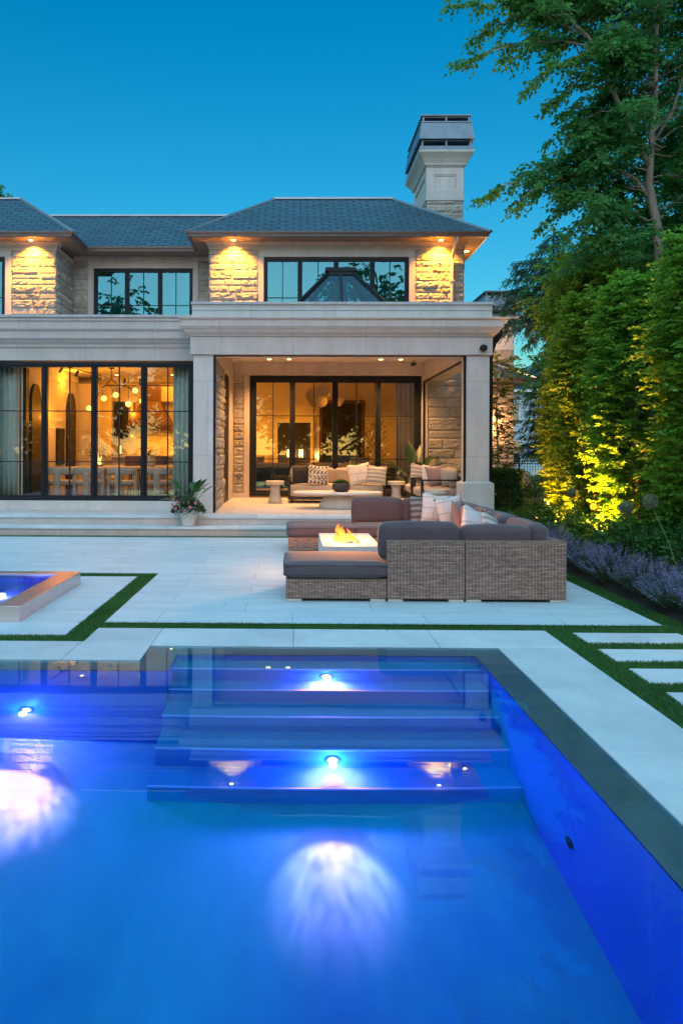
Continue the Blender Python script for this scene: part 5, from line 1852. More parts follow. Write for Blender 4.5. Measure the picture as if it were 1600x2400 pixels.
# spot track and small pendant heads
tk = thing('track_light', 'black ceiling track with small cylinder spots over the kitchen', 'track light', (-3.8, 17.4, 3.3))
w = MB(); w.box(-4.4, -2.2, 17.38, 17.41, 3.24, 3.26); w.tube([(-4.2, 17.4, 3.26), (-4.2, 17.4, 3.42)], .008, 6); w.tube([(-2.5, 17.4, 3.26), (-2.5, 17.4, 3.42)], .008, 6); w.build('track', M['black'], tk)
for x in (-4.3, -3.9, -2.95, -2.8, -2.55):
    w = MB(); w.tube([(x, 17.395, 3.36), (x, 17.395, 3.20)], .028, 12); w.build('spot_head', M['black'], tk)
tk = thing('track_light', 'black ceiling track with three tilted spots along the left wall', 'track light', (-4.95, 15.5, 3.4))
w = MB(); w.beam((-5.15, 14.6, 3.38), (-4.75, 16.8, 3.38), .03, .02); w.build('track', M['black'], tk)
for k in range(3):
    a = Vector((-5.08 + .13 * k, 15.0 + .7 * k, 3.36)); w = MB(); w.tube([a, a + Vector((-.07, 0, -.13))], .028, 12); w.build('spot_head', M['black'], tk)
CG = 'dining room curtains'
tag(curtain('curtain', -6.3, -5.60, YF + .30, FZ + .01, 3.40, M['curtain'], None, .05, .11, 11), 'gathered sage grey curtain at the left of the dining windows', 'curtain', CG)
tag(curtain('curtain', -2.42, -2.02, YF + .30, FZ + .01, 3.40, M['curtain'], None, .05, .10, 12), 'gathered sage grey curtain at the right of the dining windows', 'curtain', CG)
# lamps of the dining room and kitchen
YEL = (1, .31, .018)
for (x, y, e) in ((-4.6, 14.9, 5), (-3.3, 14.9, 4), (-4.4, 17.0, 12), (-3.0, 17.0, 9)):
    o = downlight(x, y, 3.42, e, .045, 130, 'downlight', (0, 0, -1), False, YEL)
lamp('kitchen_lamp', 'AREA', (-3.6, 19.0, 3.38), 11, YEL, house, 1.6, (0, 0, 0))
lamp('kitchen_lamp', 'POINT', (-4.55, 19.3, 2.6), 6, (1, .31, .018), house, .1)
lamp('wall_wash_lamp', 'POINT', (-5.2, 16.2, 3.2), 6, (1, .31, .018), house, .05)
lamp('wall_wash_lamp', 'POINT', (-5.2, 15.3, 2.3), 4, (1, .31, .018), house, .15)
lamp('counter_lamp', 'AREA', (-3.4, 19.6, 2.0), 7, (1, .31, .018), house, 2.6, (0, 0, 0), size_y=.1)
sl = thing('table_lamp', 'small lit lantern on the kitchen counter', 'lamp', (-4.7, 17.3, 1.4))
for lb, x, y, z in (('upright lit lantern left of the kitchen window', -4.55, 18.0, 1.395), ('small lit lantern right on the island', -2.75, 18.2, 1.395)):
    if lb.startswith('small'): sl = thing('table_lamp', lb, 'lamp', (x, y, z))
    else: sl.location = (x, y, z); sl['label'] = lb
    w = MB(); w.box(x - .05, x + .05, y - .05, y + .05, z, z + .03); w.box(x - .05, x + .05, y - .05, y + .05, z + .27, z + .30)
    for a in (-1, 1):
        for b_ in (-1, 1): w.box(x + a * .045 - .005, x + a * .045 + .005, y + b_ * .045 - .005, y + b_ * .045 + .005, z + .03, z + .27)
    w.build('lantern_frame', M['black'], sl)
    w = MB(); w.tube([(x, y, z + .04), (x, y, z + .25)], .02, 10); w.build('bulb', M['globe'], sl)

# ================================================================== living room behind the sliding doors
LX0, LX1, LY = -2.2, 4.04, 23.4
w = MB(); w.box(LX0, LX1, YB + .21, LY, 3.86, 3.92); w.build('living_ceiling', M['plaster'], house)
w = MB(); w.box(LX0, LX1, YB - .0, LY, .30, FZ - .02); w.build('living_floor', M['woodfloor'], house)
w = MB(); w.box(LX0 - .1, LX0, YB + .25, LY, FZ, 3.859); w.box(LX0, LX1, LY, LY + .1, FZ - .02, 3.859)
for (a, b_) in ((-2.0, -.7), (.72, .95), (2.75, 3.9)):
    w.box(a, b_, LY - .03, LY - .002, 1.0, 1.03); w.box(a, b_, LY - .03, LY - .002, 3.2, 3.23); w.box(a, a + .03, LY - .029, LY - .002, 1.03, 3.2); w.box(b_ - .03, b_, LY - .029, LY - .002, 1.03, 3.2)
w.build('living_wall', M['plaster'], house)
w = MB(); w.box(LX1 - .06, LX1 - .001, YB + .25, LY, FZ, 3.85); w.build('living_wall', M['plaster'], house)
fp = thing('media_wall', 'tall navy panel framed in white with lit sconces in the living room', 'wall panel', (0, 23.2, FZ))
w = MB(); w.box(-.52, .60, LY - .10, LY - .031, .9, 2.50); w.build('panel', M['navy'], fp)
w = MB(); w.box(-.66, -.52, LY - .14, LY - .031, FZ, 2.64); w.box(.60, .74, LY - .14, LY - .031, FZ, 2.64); w.box(-.52, .60, LY - .14, LY - .031, 2.50, 2.64); w.box(-.52, .60, LY - .13, LY - .031, FZ, .9)
w.build('surround', M['plaster_white'], fp, bevel=.005)
for lb, x, y, z in (('small glowing candle sconce on the left of the navy panel', -.12, LY - .18, 1.45), ('twin candle sconce on the navy panel', .28, LY - .18, 1.45), ('small glowing candle sconce right of the navy panel', .90, LY - .10, 1.35)):
    t = thing('wall_sconce', lb, 'sconce', (x, y, z), 'living room sconces')
    w = MB(); w.box(x - .05, x + .05, y + .03, y + .06, z - .12, z + .06); w.box(x - .07, x + .07, y - .02, y + .03, z - .14, z - .12); w.build('bracket', M['black'], t)
    w = MB()
    for dx in (-.04, .04): w.tube([(x + dx, y, z - .118), (x + dx, y, z + .12)], .014, 8)
    w.build('candle', M['bulb_hot'], t)
dd = thing('interior_door', 'tall dark walnut double door at the back of the living room', 'door', (1.66, 23.3, FZ))
w = MB(); w.box(1.0, 2.35, LY - .08, LY - .031, FZ, 3.15); w.box(1.66, 1.69, LY - .10, LY - .08, FZ, 3.1)
w.build('door_leaf', M['darkwood'], dd, bevel=.006)
w = MB(); w.box(.9, 1.0, LY - .12, LY - .031, FZ, 3.27); w.box(2.35, 2.45, LY - .12, LY - .031, FZ, 3.27); w.box(1.0, 2.35, LY - .12, LY - .031, 3.15, 3.27); w.build('door_frame', M['brownwood'], dd, bevel=.005)
lounge_sofa('living_room_sofa', 'long cream sofa with its back towards the sliding doors', 'sofa', (.75, 19.6, FZ), PI, 4.4, 3)
for lb, x in (('cream pillow at the left end of the indoor sofa', -1.1), ('yellow lit pillow in the middle of the indoor sofa', .2), ('cream pillow at the right of the indoor sofa', 1.9)):
    pillow(lb, M['cream'], (x, 19.45, FZ + .78), .6, .4, .18, R(4), R(14), 0, 'pillows on the indoor sofa')
# pendant of overlapping discs
pd = thing('pendant_lamp', 'pale pendant of overlapping curved petals in the living room', 'pendant lamp', (.9, 20, 3.86))
w = MB(); w.tube([(.9, 20, 3.86), (.9, 20, 3.3)], .01, 6); w.build('stem', M['black'], pd)
rr = random.Random(9)
for k, (dx, dz, rx) in enumerate(((-.42, .0, .24), (-.18, .06, .26), (.0, .12, .22), (-.30, -.14, .25), (-.08, -.16, .24), (.40, .02, .22), (.55, -.10, .20), (.30, .10, .2), (.48, -.18, .2))):
    w = MB(); n = 18
    c = Vector((.9 + dx * .85, 20 + rr.uniform(-.2, .2), 3.16 + dz))
    a = rr.uniform(-.4, .4); u = Vector((math.cos(a), math.sin(a), 0)); v = Vector((0, .2, 1)).normalized(); nn = u.cross(v)
    for s_, o_ in ((0, 0), (1, .012)):
        pass
    vs = [c + nn * .03] + [c + (u * math.cos(2 * PI * q / n) * rx * .75 + v * math.sin(2 * PI * q / n) * rx * .8) for q in range(n)]
    vs2 = [p + nn * .014 for p in vs]
    w.add(vs + vs2, [(0, 1 + q, 1 + (q + 1) % n) for q in range(n)] + [(n + 1, n + 2 + (q + 1) % n, n + 2 + q) for q in range(n)] + [(1 + q, n + 2 + q, n + 2 + (q + 1) % n, 1 + (q + 1) % n) for q in range(n)])
    w.build('petal', M['ceil'], pd, smooth=False)
tag(curtain('curtain', 2.75, 3.35, 18.3, FZ, 3.8, M['ceil'], None, .05, .13, 15), 'cream curtain at the right inside the sliding doors', 'curtain', 'living room curtains')
it = thing('indoor_tree', 'slender indoor tree behind the right sliding door', 'plant', (2.3, 18.9, FZ))
w = MB(); w.tube([(2.3, 18.9, FZ + .25), (2.33, 18.9, 1.3), (2.28, 18.95, 2.3)], [.02, .015, .008], 6)
for k in range(9):
    a = k * 2.4; z = 1.2 + k * .12; w.tube([(2.3, 18.9, z), (2.3 + .3 * math.cos(a), 18.9 + .3 * math.sin(a), z + .3)], .005, 4)
w.build('trunk', M['barkdark'], it)
w = MB(); w.lathe([(.15, FZ), (.2, FZ + .3), (.17, FZ + .3)], 2.3, 18.9, 24); w.build('pot', M['charcoal'], it, smooth=True)
n = 900
P = np.array([0, 0, 1.5]) + RNG.normal(0, 1, (n, 3)) * np.array([.22, .22, .42])
V, F = leaf_arrays(P, rand_dirs(n) - np.array([0, 0, .3]), rand_dirs(n), .05, .02)
raw_mesh('crown', V, F, M['leaf_light'], it)
for (x, y, e) in ((-.6, 18.6, 4), (1.0, 18.6, 4), (2.8, 18.6, 4), (-1.0, 21.5, 44), (.2, 22.3, 44), (2.8, 22.0, 36)):
    downlight(x, y, 3.86, e, .045, 120, 'downlight', (0, 0, -1), False, (1, .31, .018))
lamp('living_lamp', 'POINT', (-1.5, 22.2, 2.2), 10, (1, .31, .018), house, .3)
lamp('living_lamp', 'POINT', (1.2, 19.9, 2.9), 4, (1, .31, .018), pd, .3)
lamp('living_lamp', 'POINT', (.1, 22.7, 1.3), 8, (1, .31, .018), fp, .1)
# ================================================================== trees and plants
def perp(d):
    a = np.cross(d, np.array([0, 0, 1.]))
    if np.linalg.norm(a) < .05: a = np.array([1., 0, 0])
    return a / np.linalg.norm(a)

class Crown:
    def __init__(s): s.P = []; s.D = []; s.L = []; s.W = []
    def twig(s, p, d, length, n, leaf, wfac=.5, droop=.3, spread=.9):
        d = d / (np.linalg.norm(d) + 1e-9)
        side = perp(d)
        t = np.linspace(.08, 1, n)
        pts = p + d * (t * length)[:, None] + np.array([0, 0, -1.]) * (droop * length * t ** 2)[:, None]
        sg = np.where(np.arange(n) % 2 == 0, 1, -1)[:, None]
        dd = d * .6 + side * sg * spread + RNG.normal(0, .25, (n, 3)) + np.array([0, 0, -.25])
        s.P.append(pts); s.D.append(dd)
        s.L.append(leaf * RNG.uniform(.7, 1.2, n)); s.W.append(leaf * wfac * RNG.uniform(.8, 1.2, n))
    def build(s, name, mat, parent, updir=(0, 0, 1.), jitter=.6, fold=.18):
        P = np.concatenate(s.P); D = np.concatenate(s.D); L = np.concatenate(s.L); W_ = np.concatenate(s.W)
        N = np.array(updir) + RNG.normal(0, jitter, P.shape)
        V, F = leaf_arrays(P, D, N, L, W_, fold)
        return raw_mesh(name, V, F, mat, parent)

# ---- hornbeam columns
def hornbeam(label, x, y, h, r, mat, seed, twigs=1000):
    t = thing('hornbeam', label, 'tree', (x, y, .03), 'clipped hornbeams along the boundary')
    w = MB(); o_ = Vector((0, 0, 0))
    w.tube([(0, 0, -.1), (.02, 0, .6), (-.02, .02, 1.6), (0, 0, h * .75)], [.05, .042, .032, .012], 8)
    rr = random.Random(seed)
    for k in range(26):
        z = .35 + k * (h - .8) / 26; a = k * 2.4 + rr.random()
        L = r * .85 * (1 - .5 * z / h)
        w.tube([(0, 0, z), (L * .5 * math.cos(a), L * .5 * math.sin(a), z + .25), (L * math.cos(a), L * math.sin(a), z + .62)], [.014, .009, .004], 5)
    o = w.build('trunk', M['bark']); o.parent = t
    c = Crown()
    rg = np.random.default_rng(seed)
    for k in range(twigs):
        f = rg.uniform(0, 1) ** .9
        z = .18 + f * (h - .25)
        prof = (.62 + .38 * math.sin(min(1, f * 1.5) * PI / 2)) * (1 - max(0, f - .62) ** 1.6 * 2.6)
        a = rg.uniform(0, 2 * PI)
        lump = 1 + .26 * noise.noise(Vector((math.cos(a) * 1.6 + seed, math.sin(a) * 1.6, z * 1.7))) + .18 * noise.noise(Vector((math.cos(a) * 5, math.sin(a) * 5 + seed, z * 5)))
        R0 = max(.05, r * prof * lump)
        q = R0 * (rg.uniform(.62, .98) if rg.random() < .8 else rg.uniform(.1, .6))
        p = np.array([q * math.cos(a), q * math.sin(a), z])
        d = np.array([math.cos(a + rg.normal(0, .5)), math.sin(a + rg.normal(0, .5)), rg.uniform(-.1, .75)])
        c.twig(p, d, rg.uniform(.12, .36), 12, .082, .58, rg.uniform(0, .35))
    c.build('crown', mat, t, jitter=.5)
    return t
HL = ['hornbeam column cut by the right edge of the photo, nearest the camera', 'second hornbeam column from the camera, beyond the tall allium', 'hornbeam column with the brightest yellow uplight at its foot',
      'hornbeam column left of the brightest one, also lit yellow from below', 'hornbeam column second from the far end of the row', 'farthest hornbeam column, beside the path']
for k, (x, y, h, r) in enumerate(((5.40, 7.3, 4.0, .64), (5.30, 8.75, 4.35, .62), (5.15, 10.25, 4.15, .60), (5.20, 11.8, 4.25, .60), (5.55, 13.3, 3.8, .60), (6.1, 14.9, 3.5, .60))):
    hornbeam(HL[k], x, y, h, r, M['leaf_horn' if k < 3 else 'leaf_horn2'], 40 + k, 2400 if k < 4 else 1700)

# ---- the tall maple that hangs over the sky
mp = thing('maple_tree', 'tall slender maple with grey trunk and drooping leafy boughs against the sky', 'tree', (6.9, 13.0, 0))
def W2(x, y, z): return Vector((x - 6.9, y - 13.0, z))
w = MB()
tk_ = [W2(6.85, 13, -.1), W2(6.84, 13, 2.0), W2(6.86, 13, 3.6), W2(6.93, 13, 5.0), W2(6.90, 13, 5.7), W2(6.72, 13, 6.6), W2(6.76, 13, 7.3), W2(6.83, 13, 8.2), W2(6.86, 13, 9.4), W2(6.9, 13, 11)]
w.tube(tk_, [.115, .10, .092, .085, .08, .07, .055, .045, .035, .02], 12)
limb1 = [W2(6.73, 13, 6.9), W2(6.45, 12.9, 7.35), W2(6.1, 12.8, 7.9), W2(5.75, 12.7, 8.6), W2(5.4, 12.6, 9.15), W2(4.7, 12.5, 9.7)]
w.tube(limb1, [.05, .045, .04, .035, .028, .015], 10)
limb2 = [W2(6.73, 13, 6.35), W2(6.5, 13.1, 6.75), W2(6.2, 13.2, 6.98), W2(5.8, 13.3, 7.0), W2(5.2, 13.3, 6.8)]
w.tube(limb2, [.035, .032, .027, .02, .012], 8)
limb3 = [W2(6.76, 13, 7.3), W2(7.1, 12.9, 7.9), W2(7.3, 12.8, 8.7), W2(7.5, 12.7, 9.8)]
w.tube(limb3, [.03, .025, .02, .012], 8)
c = Crown()
rg = np.random.default_rng(77)
def bough(s, e, width=.55, leaf=.112, dens=1.35, sag=.25, rad=.016, yoff=0.):
    s = np.array(s) - np.array([6.9, 13.0, 0]); e = np.array(e) - np.array([6.9, 13.0, 0])
    d = e - s; L = np.linalg.norm(d)
    n = 9
    pts = [s + d * t + np.array([0, 0, 1]) * sag * L * .5 * math.sin(PI * t) + rg.normal(0, .03, 3) * (0 if t in (0, 1) else 1) for t in np.linspace(0, 1, n)]
    w.tube([Vector(p) for p in pts], [rad * (1 - .75 * k / (n - 1)) for k in range(n)], 5)
    side = perp(d)
    m = int(L * 17 * dens)
    for k in range(m):
        t = rg.uniform(.12, 1) ** .8
        i = min(n - 2, int(t * (n - 1))); f = t * (n - 1) - i
        p = pts[i] * (1 - f) + pts[i + 1] * f
        dd = (pts[min(n - 1, i + 1)] - pts[i]); dd /= np.linalg.norm(dd)
        sg = rg.choice([-1, 1])
        vdir = dd * rg.uniform(.5, 1.0) + side * sg * rg.uniform(.3, 1.) + np.array([0, 0, rg.normal(0, .35)])
        ln = width * (1.15 - t * .75) * rg.uniform(.5, 1.1)
        c.twig(p, vdir, ln, max(4, int(ln * 24)), leaf, .62, .35)
# silhouette boughs (tips against the sky), then the mass to the right
for s_, e_, kw in (((5.4, 12.6, 9.15), (2.85, 12.6, 9.75), {}), ((5.6, 12.6, 8.9), (3.0, 12.8, 8.72), {}), ((5.6, 12.7, 8.8), (4.05, 12.3, 7.95), {}), ((5.0, 12.5, 9.5), (3.3, 12.9, 9.3), {}),
                   ((5.9, 12.8, 8.3), (4.62, 12.6, 7.90), {}), ((6.1, 12.8, 7.9), (4.85, 13.1, 7.45), {}), ((5.8, 13.3, 7.0), (3.52, 13.2, 6.32), {}), ((5.8, 13.3, 7.0), (4.1, 13.6, 6.75), {}),
                   ((5.6, 13.3, 6.9), (4.1, 12.9, 6.05), {}), ((6.3, 12.9, 7.6), (4.75, 12.6, 7.0), {}), ((6.4, 13.1, 6.8), (4.9, 12.9, 6.3), {}), ((5.2, 12.6, 9.4), (4.2, 12.6, 10.2), {}), ((4.9, 12.6, 9.6), (3.9, 12.4, 9.9), {}),
                   ((6.3, 13.2, 6.95), (5.2, 12.6, 6.3), {}), ((6.3, 13, 7.3), (5.3, 12.5, 6.8), {}), ((6.2, 13, 7.2), (4.55, 13.3, 6.75), {}), ((6.1, 13.2, 6.6), (4.6, 13.0, 5.75), {}), ((5.9, 13.2, 6.9), (4.3, 13.6, 6.4), {}), ((6.5, 13, 6.2), (5.1, 12.8, 5.5), {}), ((5.8, 12.8, 8.5), (5.0, 12.4, 8.1), {})):
    bough(s_, e_, **kw)
for k in range(66):
    f = rg.uniform(0, 1)
    z = 5.7 + 5.2 * f
    s_ = (6.8 + rg.normal(0, .15), 13 + rg.normal(0, .1), z)
    a = rg.uniform(0, 2 * PI)
    L = rg.uniform(1.2, 2.3)
    e_ = (6.8 + L * math.cos(a) * 1.0, 13 + L * math.sin(a), z + rg.uniform(-.7, .5))
    if e_[0] < 5.0 and z < 7: continue
    bough(s_, e_, width=.55)
for k in range(26):
    x = rg.uniform(4.6, 6.2); z = rg.uniform(8.7, 10.6)
    bough((x + .6, 13, z - .2), (x - rg.uniform(.2, .7), 13 + rg.uniform(-1.2, 1.2), z + rg.uniform(-.3, .3)), width=.6)
for k in range(34):
    x = rg.uniform(5.5, 6.5); z = rg.uniform(5.3, 8.8)
    bough((x + .5, 13, z - .1), (x - rg.uniform(.1, .7), 13 + rg.uniform(-1.2, 1.2), z + rg.uniform(-.5, .2)), width=.5)
for k in range(30):
    x = rg.uniform(6.9, 9.2); z = rg.uniform(5.6, 11)
    bough((x - .5, 13, z - .1), (x + rg.uniform(.2, .7), 13 + rg.uniform(-1.2, 1.2), z + rg.uniform(-.5, .2)), width=.55)
o = w.build('trunk', M['bark'], smooth=True); o.parent = mp
for q in range(len(c.P)):       # few leaves hang directly before the trunk
    keep = ~((np.abs(c.P[q][:, 0] + .08) < .30) & (c.P[q][:, 1] < .05) & (c.P[q][:, 2] < 8.6))
    keep |= RNG.random(len(keep)) < .12
    c.P[q] = c.P[q][keep]; c.D[q] = c.D[q][keep]; c.L[q] = c.L[q][keep]; c.W[q] = c.W[q][keep]
c.build('crown', M['leaf_tree'], mp, jitter=.55)

# ---- generic broadleaf tree built from clumps
def broadleaf(label, x, y, h, cz, rx, rz, mat, seed, nclump=26, per=26, leaf=.13, trunk=.14, name='broadleaf_tree', group='trees beyond the boundary', bark='bark', tw=.55, low=.0):
    t = thing(name, label, 'tree', (x, y, 0), group)
    rg = np.random.default_rng(seed)
    w = MB(); w.tube([(0, 0, -.1), (.05, 0, cz * .5), (0, .05, cz), (.05, 0, h * .92)], [trunk, trunk * .8, trunk * .55, .02], 9)
    c = Crown()
    for k in range(nclump):
        v = rg.normal(size=3); v /= np.linalg.norm(v)
        q = rg.uniform(.35, .95)
        p = np.array([v[0] * rx * q, v[1] * rx * q, cz + v[2] * rz * q])
        s = np.array([0, 0, max(.6, p[2] - abs(rg.normal(0, .6)) - .5)])
        w.tube([Vector(s), Vector((s + p) / 2 + np.array([0, 0, .15])), Vector(p)], [trunk * .3, trunk * .18, .012], 5)
        cr = rg.uniform(.45, .9) * rx * .42
        for j in range(per):
            u = rg.normal(size=3); u /= np.linalg.norm(u)
            pp = p + u * cr * rg.uniform(.3, 1.) * np.array([1, 1, .75])
            c.twig(pp, u + np.array([0, 0, -.1]), tw * rg.uniform(.5, 1.), 9, leaf, .55, .3)
    o = w.build('trunk', M[bark]); o.parent = t
    c.build('crown', mat, t, jitter=.6)
    return t
b1 = broadleaf('bushy mid-green tree filling the gap below the maple boughs', 7.9, 16.8, 7.0, 5.5, 1.7, 1.2, M['leaf_horn2'], 101, 44, 30, .15)
b2 = broadleaf('dense green tree to the right of the maple trunk', 10.2, 16.0, 11.5, 7.0, 3.0, 4.2, M['leaf_tree'], 102, 52, 32, .17)
b3 = broadleaf('dark leafy tree behind the hornbeams, right of the spruce', 10.6, 21.0, 9.5, 5.0, 3.2, 3.8, M['leaf_tree'], 103, 70, 30, .2)
b4 = broadleaf('leafy understorey tree close behind the nearest hornbeams', 7.6, 10.2, 6.0, 3.6, 1.5, 2.6, M['leaf_horn'], 104, 54, 30, .12)
b5 = broadleaf('green tree standing behind the middle hornbeams', 7.7, 13.9, 6.2, 3.6, 1.5, 2.7, M['leaf_tree'], 105, 54, 30, .13)
b6 = broadleaf('leafy tree at the far right edge above the nearest hornbeam', 9.0, 11.8, 9.5, 6.6, 1.7, 3.0, M['leaf_tree'], 106, 44, 28, .13)
broadleaf('distant tree whose crown tips show above the roof at the left edge', -17.6, 40, 17.9, 15.3, 2.0, 2.1, M['leaf_tree'], 107, 26, 14, .28, .25)
broadleaf('distant treetop just showing over the ridge of the right roof', .72, 40, 16.6, 14.4, .9, 2.0, M['leaf_tree'], 108, 10, 10, .2, .16)
# trees on the far side of the pool, mirrored in the glass
g_ = []
for k, (x, y, s) in enumerate(((-19, -15, 1.0), (-14.2, -17, 1.36), (-6.0, -14, .85), (.5, -16, .95), (6.3, -17, 1.52), (12.5, -14, 1.25))):
    lb = ['farthest left of the trees behind the pool', 'tallest dark tree behind the pool, mirrored in the middle upper window', 'lowest tree behind the pool', 'rounded tree straight behind the camera', 'tree behind the pool at the right', 'rightmost of the trees behind the pool'][k]
    if k == 0:
        bb = broadleaf(lb, x, y, 10.5, 5.6, 4.0, 5.0, M['leaf_tree'], 120, 90, 22, .30, .2, group='trees behind the pool')
    else:
        dup(bb, (x, y, 0), k * 1.3, lb, s)

# ---- spruces
def spruce(label, x, y, h, rmax, seed, zlow=.8, whorl=.34, group='spruces beyond the boundary', dens=1.):
    t = thing('spruce_tree', label, 'tree', (x, y, 0), group)
    rg = np.random.default_rng(seed)
    w = MB(); w.tube([(0, 0, -.1), (0, 0, h * .5), (0, 0, h)], [.22, .14, .02], 9)
    c = Crown()
    z = zlow
    while z < h - .2:
        f = (z - zlow) / (h - zlow)
        Lm = rmax * (1 - f) ** .75 * rg.uniform(.8, 1.08)
        nb = 7 if f < .7 else 5
        for k in range(nb):
            a = 2 * PI * k / nb + rg.uniform(-.4, .4) + z * 3
            L = max(.25, Lm * rg.uniform(.75, 1.08))
            n = 7; pts = []
            for q in np.linspace(0, 1, n):
                pts.append(np.array([math.cos(a) * L * q, math.sin(a) * L * q, z + L * (.10 * q - .34 * q ** 2 + .16 * q ** 3.5)]))
            w.tube([Vector(p) for p in pts], [.028 * (1 - .8 * q / (n - 1)) for q in range(n)], 4)
            side = np.array([-math.sin(a), math.cos(a), 0])
            m = int(L * 24 * dens)
            for j in range(m):
                q = rg.uniform(.15, 1); i = min(n - 2, int(q * (n - 1))); ff = q * (n - 1) - i
                p = pts[i] * (1 - ff) + pts[i + 1] * ff
                sg = rg.choice([-1, 1])
                d = np.array([math.cos(a), math.sin(a), 0]) * .7 + side * sg * rg.uniform(.2, 1.) + np.array([0, 0, rg.uniform(-1.3, -.1)])
                c.twig(p, d, rg.uniform(.18, .48) * (1.1 - .4 * q), 11, .10, .42, rg.uniform(.2, .7), .6)
        z += whorl * rg.uniform(.8, 1.2)
    o = w.build('trunk', M['barkdark']); o.parent = t
    c.build('crown', M['leaf_spruce'], t, jitter=.7, fold=.05)
    return t
s1 = spruce('dark drooping spruce whose boughs reach towards the house chimney', 9.1, 24.0, 9.4, 3.1, 201, 6.0)
spruce('tall dark spruce at the top right corner behind the maple', 12.6, 19.5, 17.0, 3.6, 202, 3.0, .55, dens=.8)
spruce('slender spruce between the wing chimney and the first spruce', 10.9, 28.5, 7.6, 1.9, 203, 1.6)

# ---- shrubs and flowers of the bed
def shrub(name, label, cat, x, y, z, rx, ry, h, mat, seed, n=70, leaf=.06, wf=.55, group=None, up=.5, stem=True, parts='foliage'):
    t = thing(name, label, cat, (x, y, z), group)
    rg = np.random.default_rng(seed)
    c = Crown()
    w = MB()
    for k in range(n):
        a = rg.uniform(0, 2 * PI); q = math.sqrt(rg.random())
        top = h * (1 - .45 * q ** 2) * rg.uniform(.75, 1.1)
        p = np.array([rx * q * math.cos(a), ry * q * math.sin(a), top * rg.uniform(.25, .85)])
        d = np.array([math.cos(a) * .6, math.sin(a) * .6, up + rg.uniform(-.2, .6)])
        c.twig(p, d, rg.uniform(.10, .22) * h / .5, 9, leaf, wf, .25)
        if stem and k % 4 == 0:
            w.tube([(p[0] * .3, p[1] * .3, -.03), Vector(p)], [.006, .004], 4)
    if stem:
        o = w.build('stems', M['bark']); o.parent = t
    c.build(parts, mat, t)
    return t
SGP = 'leafy shrubs of the planting bed'
pr = [shrub('leafy_shrub', 'low leafy shrub at the foot of the nearest hornbeam', 'shrub', 4.75, 7.0, .05, .46, .5, .62, M['leaf_shrub'], 301, 220, .07, group=SGP)]
for k, (x, y, s, lb) in enumerate(((4.6, 8.0, 1.0, 'low leafy shrub below the tallest allium'), (4.55, 9.0, 1.05, 'low leafy shrub between the catmint and the brightest hornbeam'), (4.5, 10.0, .95, 'low leafy shrub in front of the yellow uplights'),
                             (4.45, 11.0, .95, 'low leafy shrub left of the yellow uplights'), (4.35, 12.0, .9, 'low leafy shrub by the end of the path strips'), (4.2, 12.9, .7, 'smallest leafy shrub, farthest along the bed'),
                             (4.95, 6.0, 1.0, 'low leafy shrub at the right edge of the photo'), (5.0, 5.0, 1.0, 'low leafy shrub outside the right edge, nearest the camera'))):
    dup(pr[0], (x, y, .05), k * 1.7, lb, (s, s, s))
# catmint: grey-green mound with many lilac spikes
def catmint(label, x, y, seed):
    t = thing('catmint', label, 'flowering plant', (x, y, .02), 'clumps of lilac catmint along the turf edge')
    rg = np.random.default_rng(seed)
    c = Crown(); fl_ = Crown(); w = MB()
    for k in range(150):
        a = rg.uniform(0, 2 * PI); q = math.sqrt(rg.random()) * .36
        base = np.array([q * .35 * math.cos(a), q * .35 * math.sin(a), 0.])
        tip = np.array([q * math.cos(a) * 1.1, q * math.sin(a) * 1.1, .37 * rg.uniform(.8, 1.15) * (1 - (q / .52) ** 2)])
        d = tip - base; L = np.linalg.norm(d)
        c.twig(base + d * .15, d, L * .6, 9, .034, .6, .1)
        s0 = base + d * .55
        fl_.twig(s0, d, L * .52, 15, .019, .75, .05, 1.3)
        if k % 3 == 0: w.tube([Vector(base), Vector(tip)], [.003, .002], 3)
    o = w.build('stems', M['stem']); o.parent = t
    c.build('foliage', M['leaf_catmint'], t); fl_.build('flower_spikes', M['fl_catmint'], t)
    return t
cats = [catmint('catmint clump', 3.68, 5.2, 401), catmint('catmint clump', 3.72, 5.9, 402)]
names = ['nearest clump of lilac catmint, at the right edge of the photo', 'second clump of lilac catmint from the camera']
for o, lb in zip(cats, names): o['label'] = lb
pos = [(3.66, 6.55), (3.72, 7.2), (3.66, 7.85), (3.70, 8.5), (3.65, 9.15), (3.69, 9.8), (3.64, 10.45), (3.68, 11.1), (3.64, 11.75)]
nm = ['third clump of lilac catmint, below the tall allium stem', 'fourth clump of lilac catmint, to the left of the tall allium stem', 'fifth clump of lilac catmint, in the middle of the row', 'sixth clump of lilac catmint, right of the sofa corner',
      'seventh clump of lilac catmint, its top level with the sofa back', 'eighth clump of lilac catmint, half hidden by the sofa', 'ninth clump of lilac catmint, mostly behind the sofa', 'tenth clump of lilac catmint, behind the sofa', 'farthest clump of lilac catmint, at the end of the row']
for k, ((x, y), lb) in enumerate(zip(pos, nm)):
    dup(cats[k % 2], (x, y, .02), k * 1.1, lb, (1, 1, .95 + .1 * (k % 3)))
for k, (x, y, lb) in enumerate(((4.3, 5.5, 'back clump of catmint at the right edge of the photo'), (4.28, 6.3, 'back clump of catmint under the tall allium'), (4.3, 7.1, 'back clump of catmint in front of the leafy shrubs'))):
    dup(cats[k % 2], (x, y, .04), k * 1.9 + .5, lb)
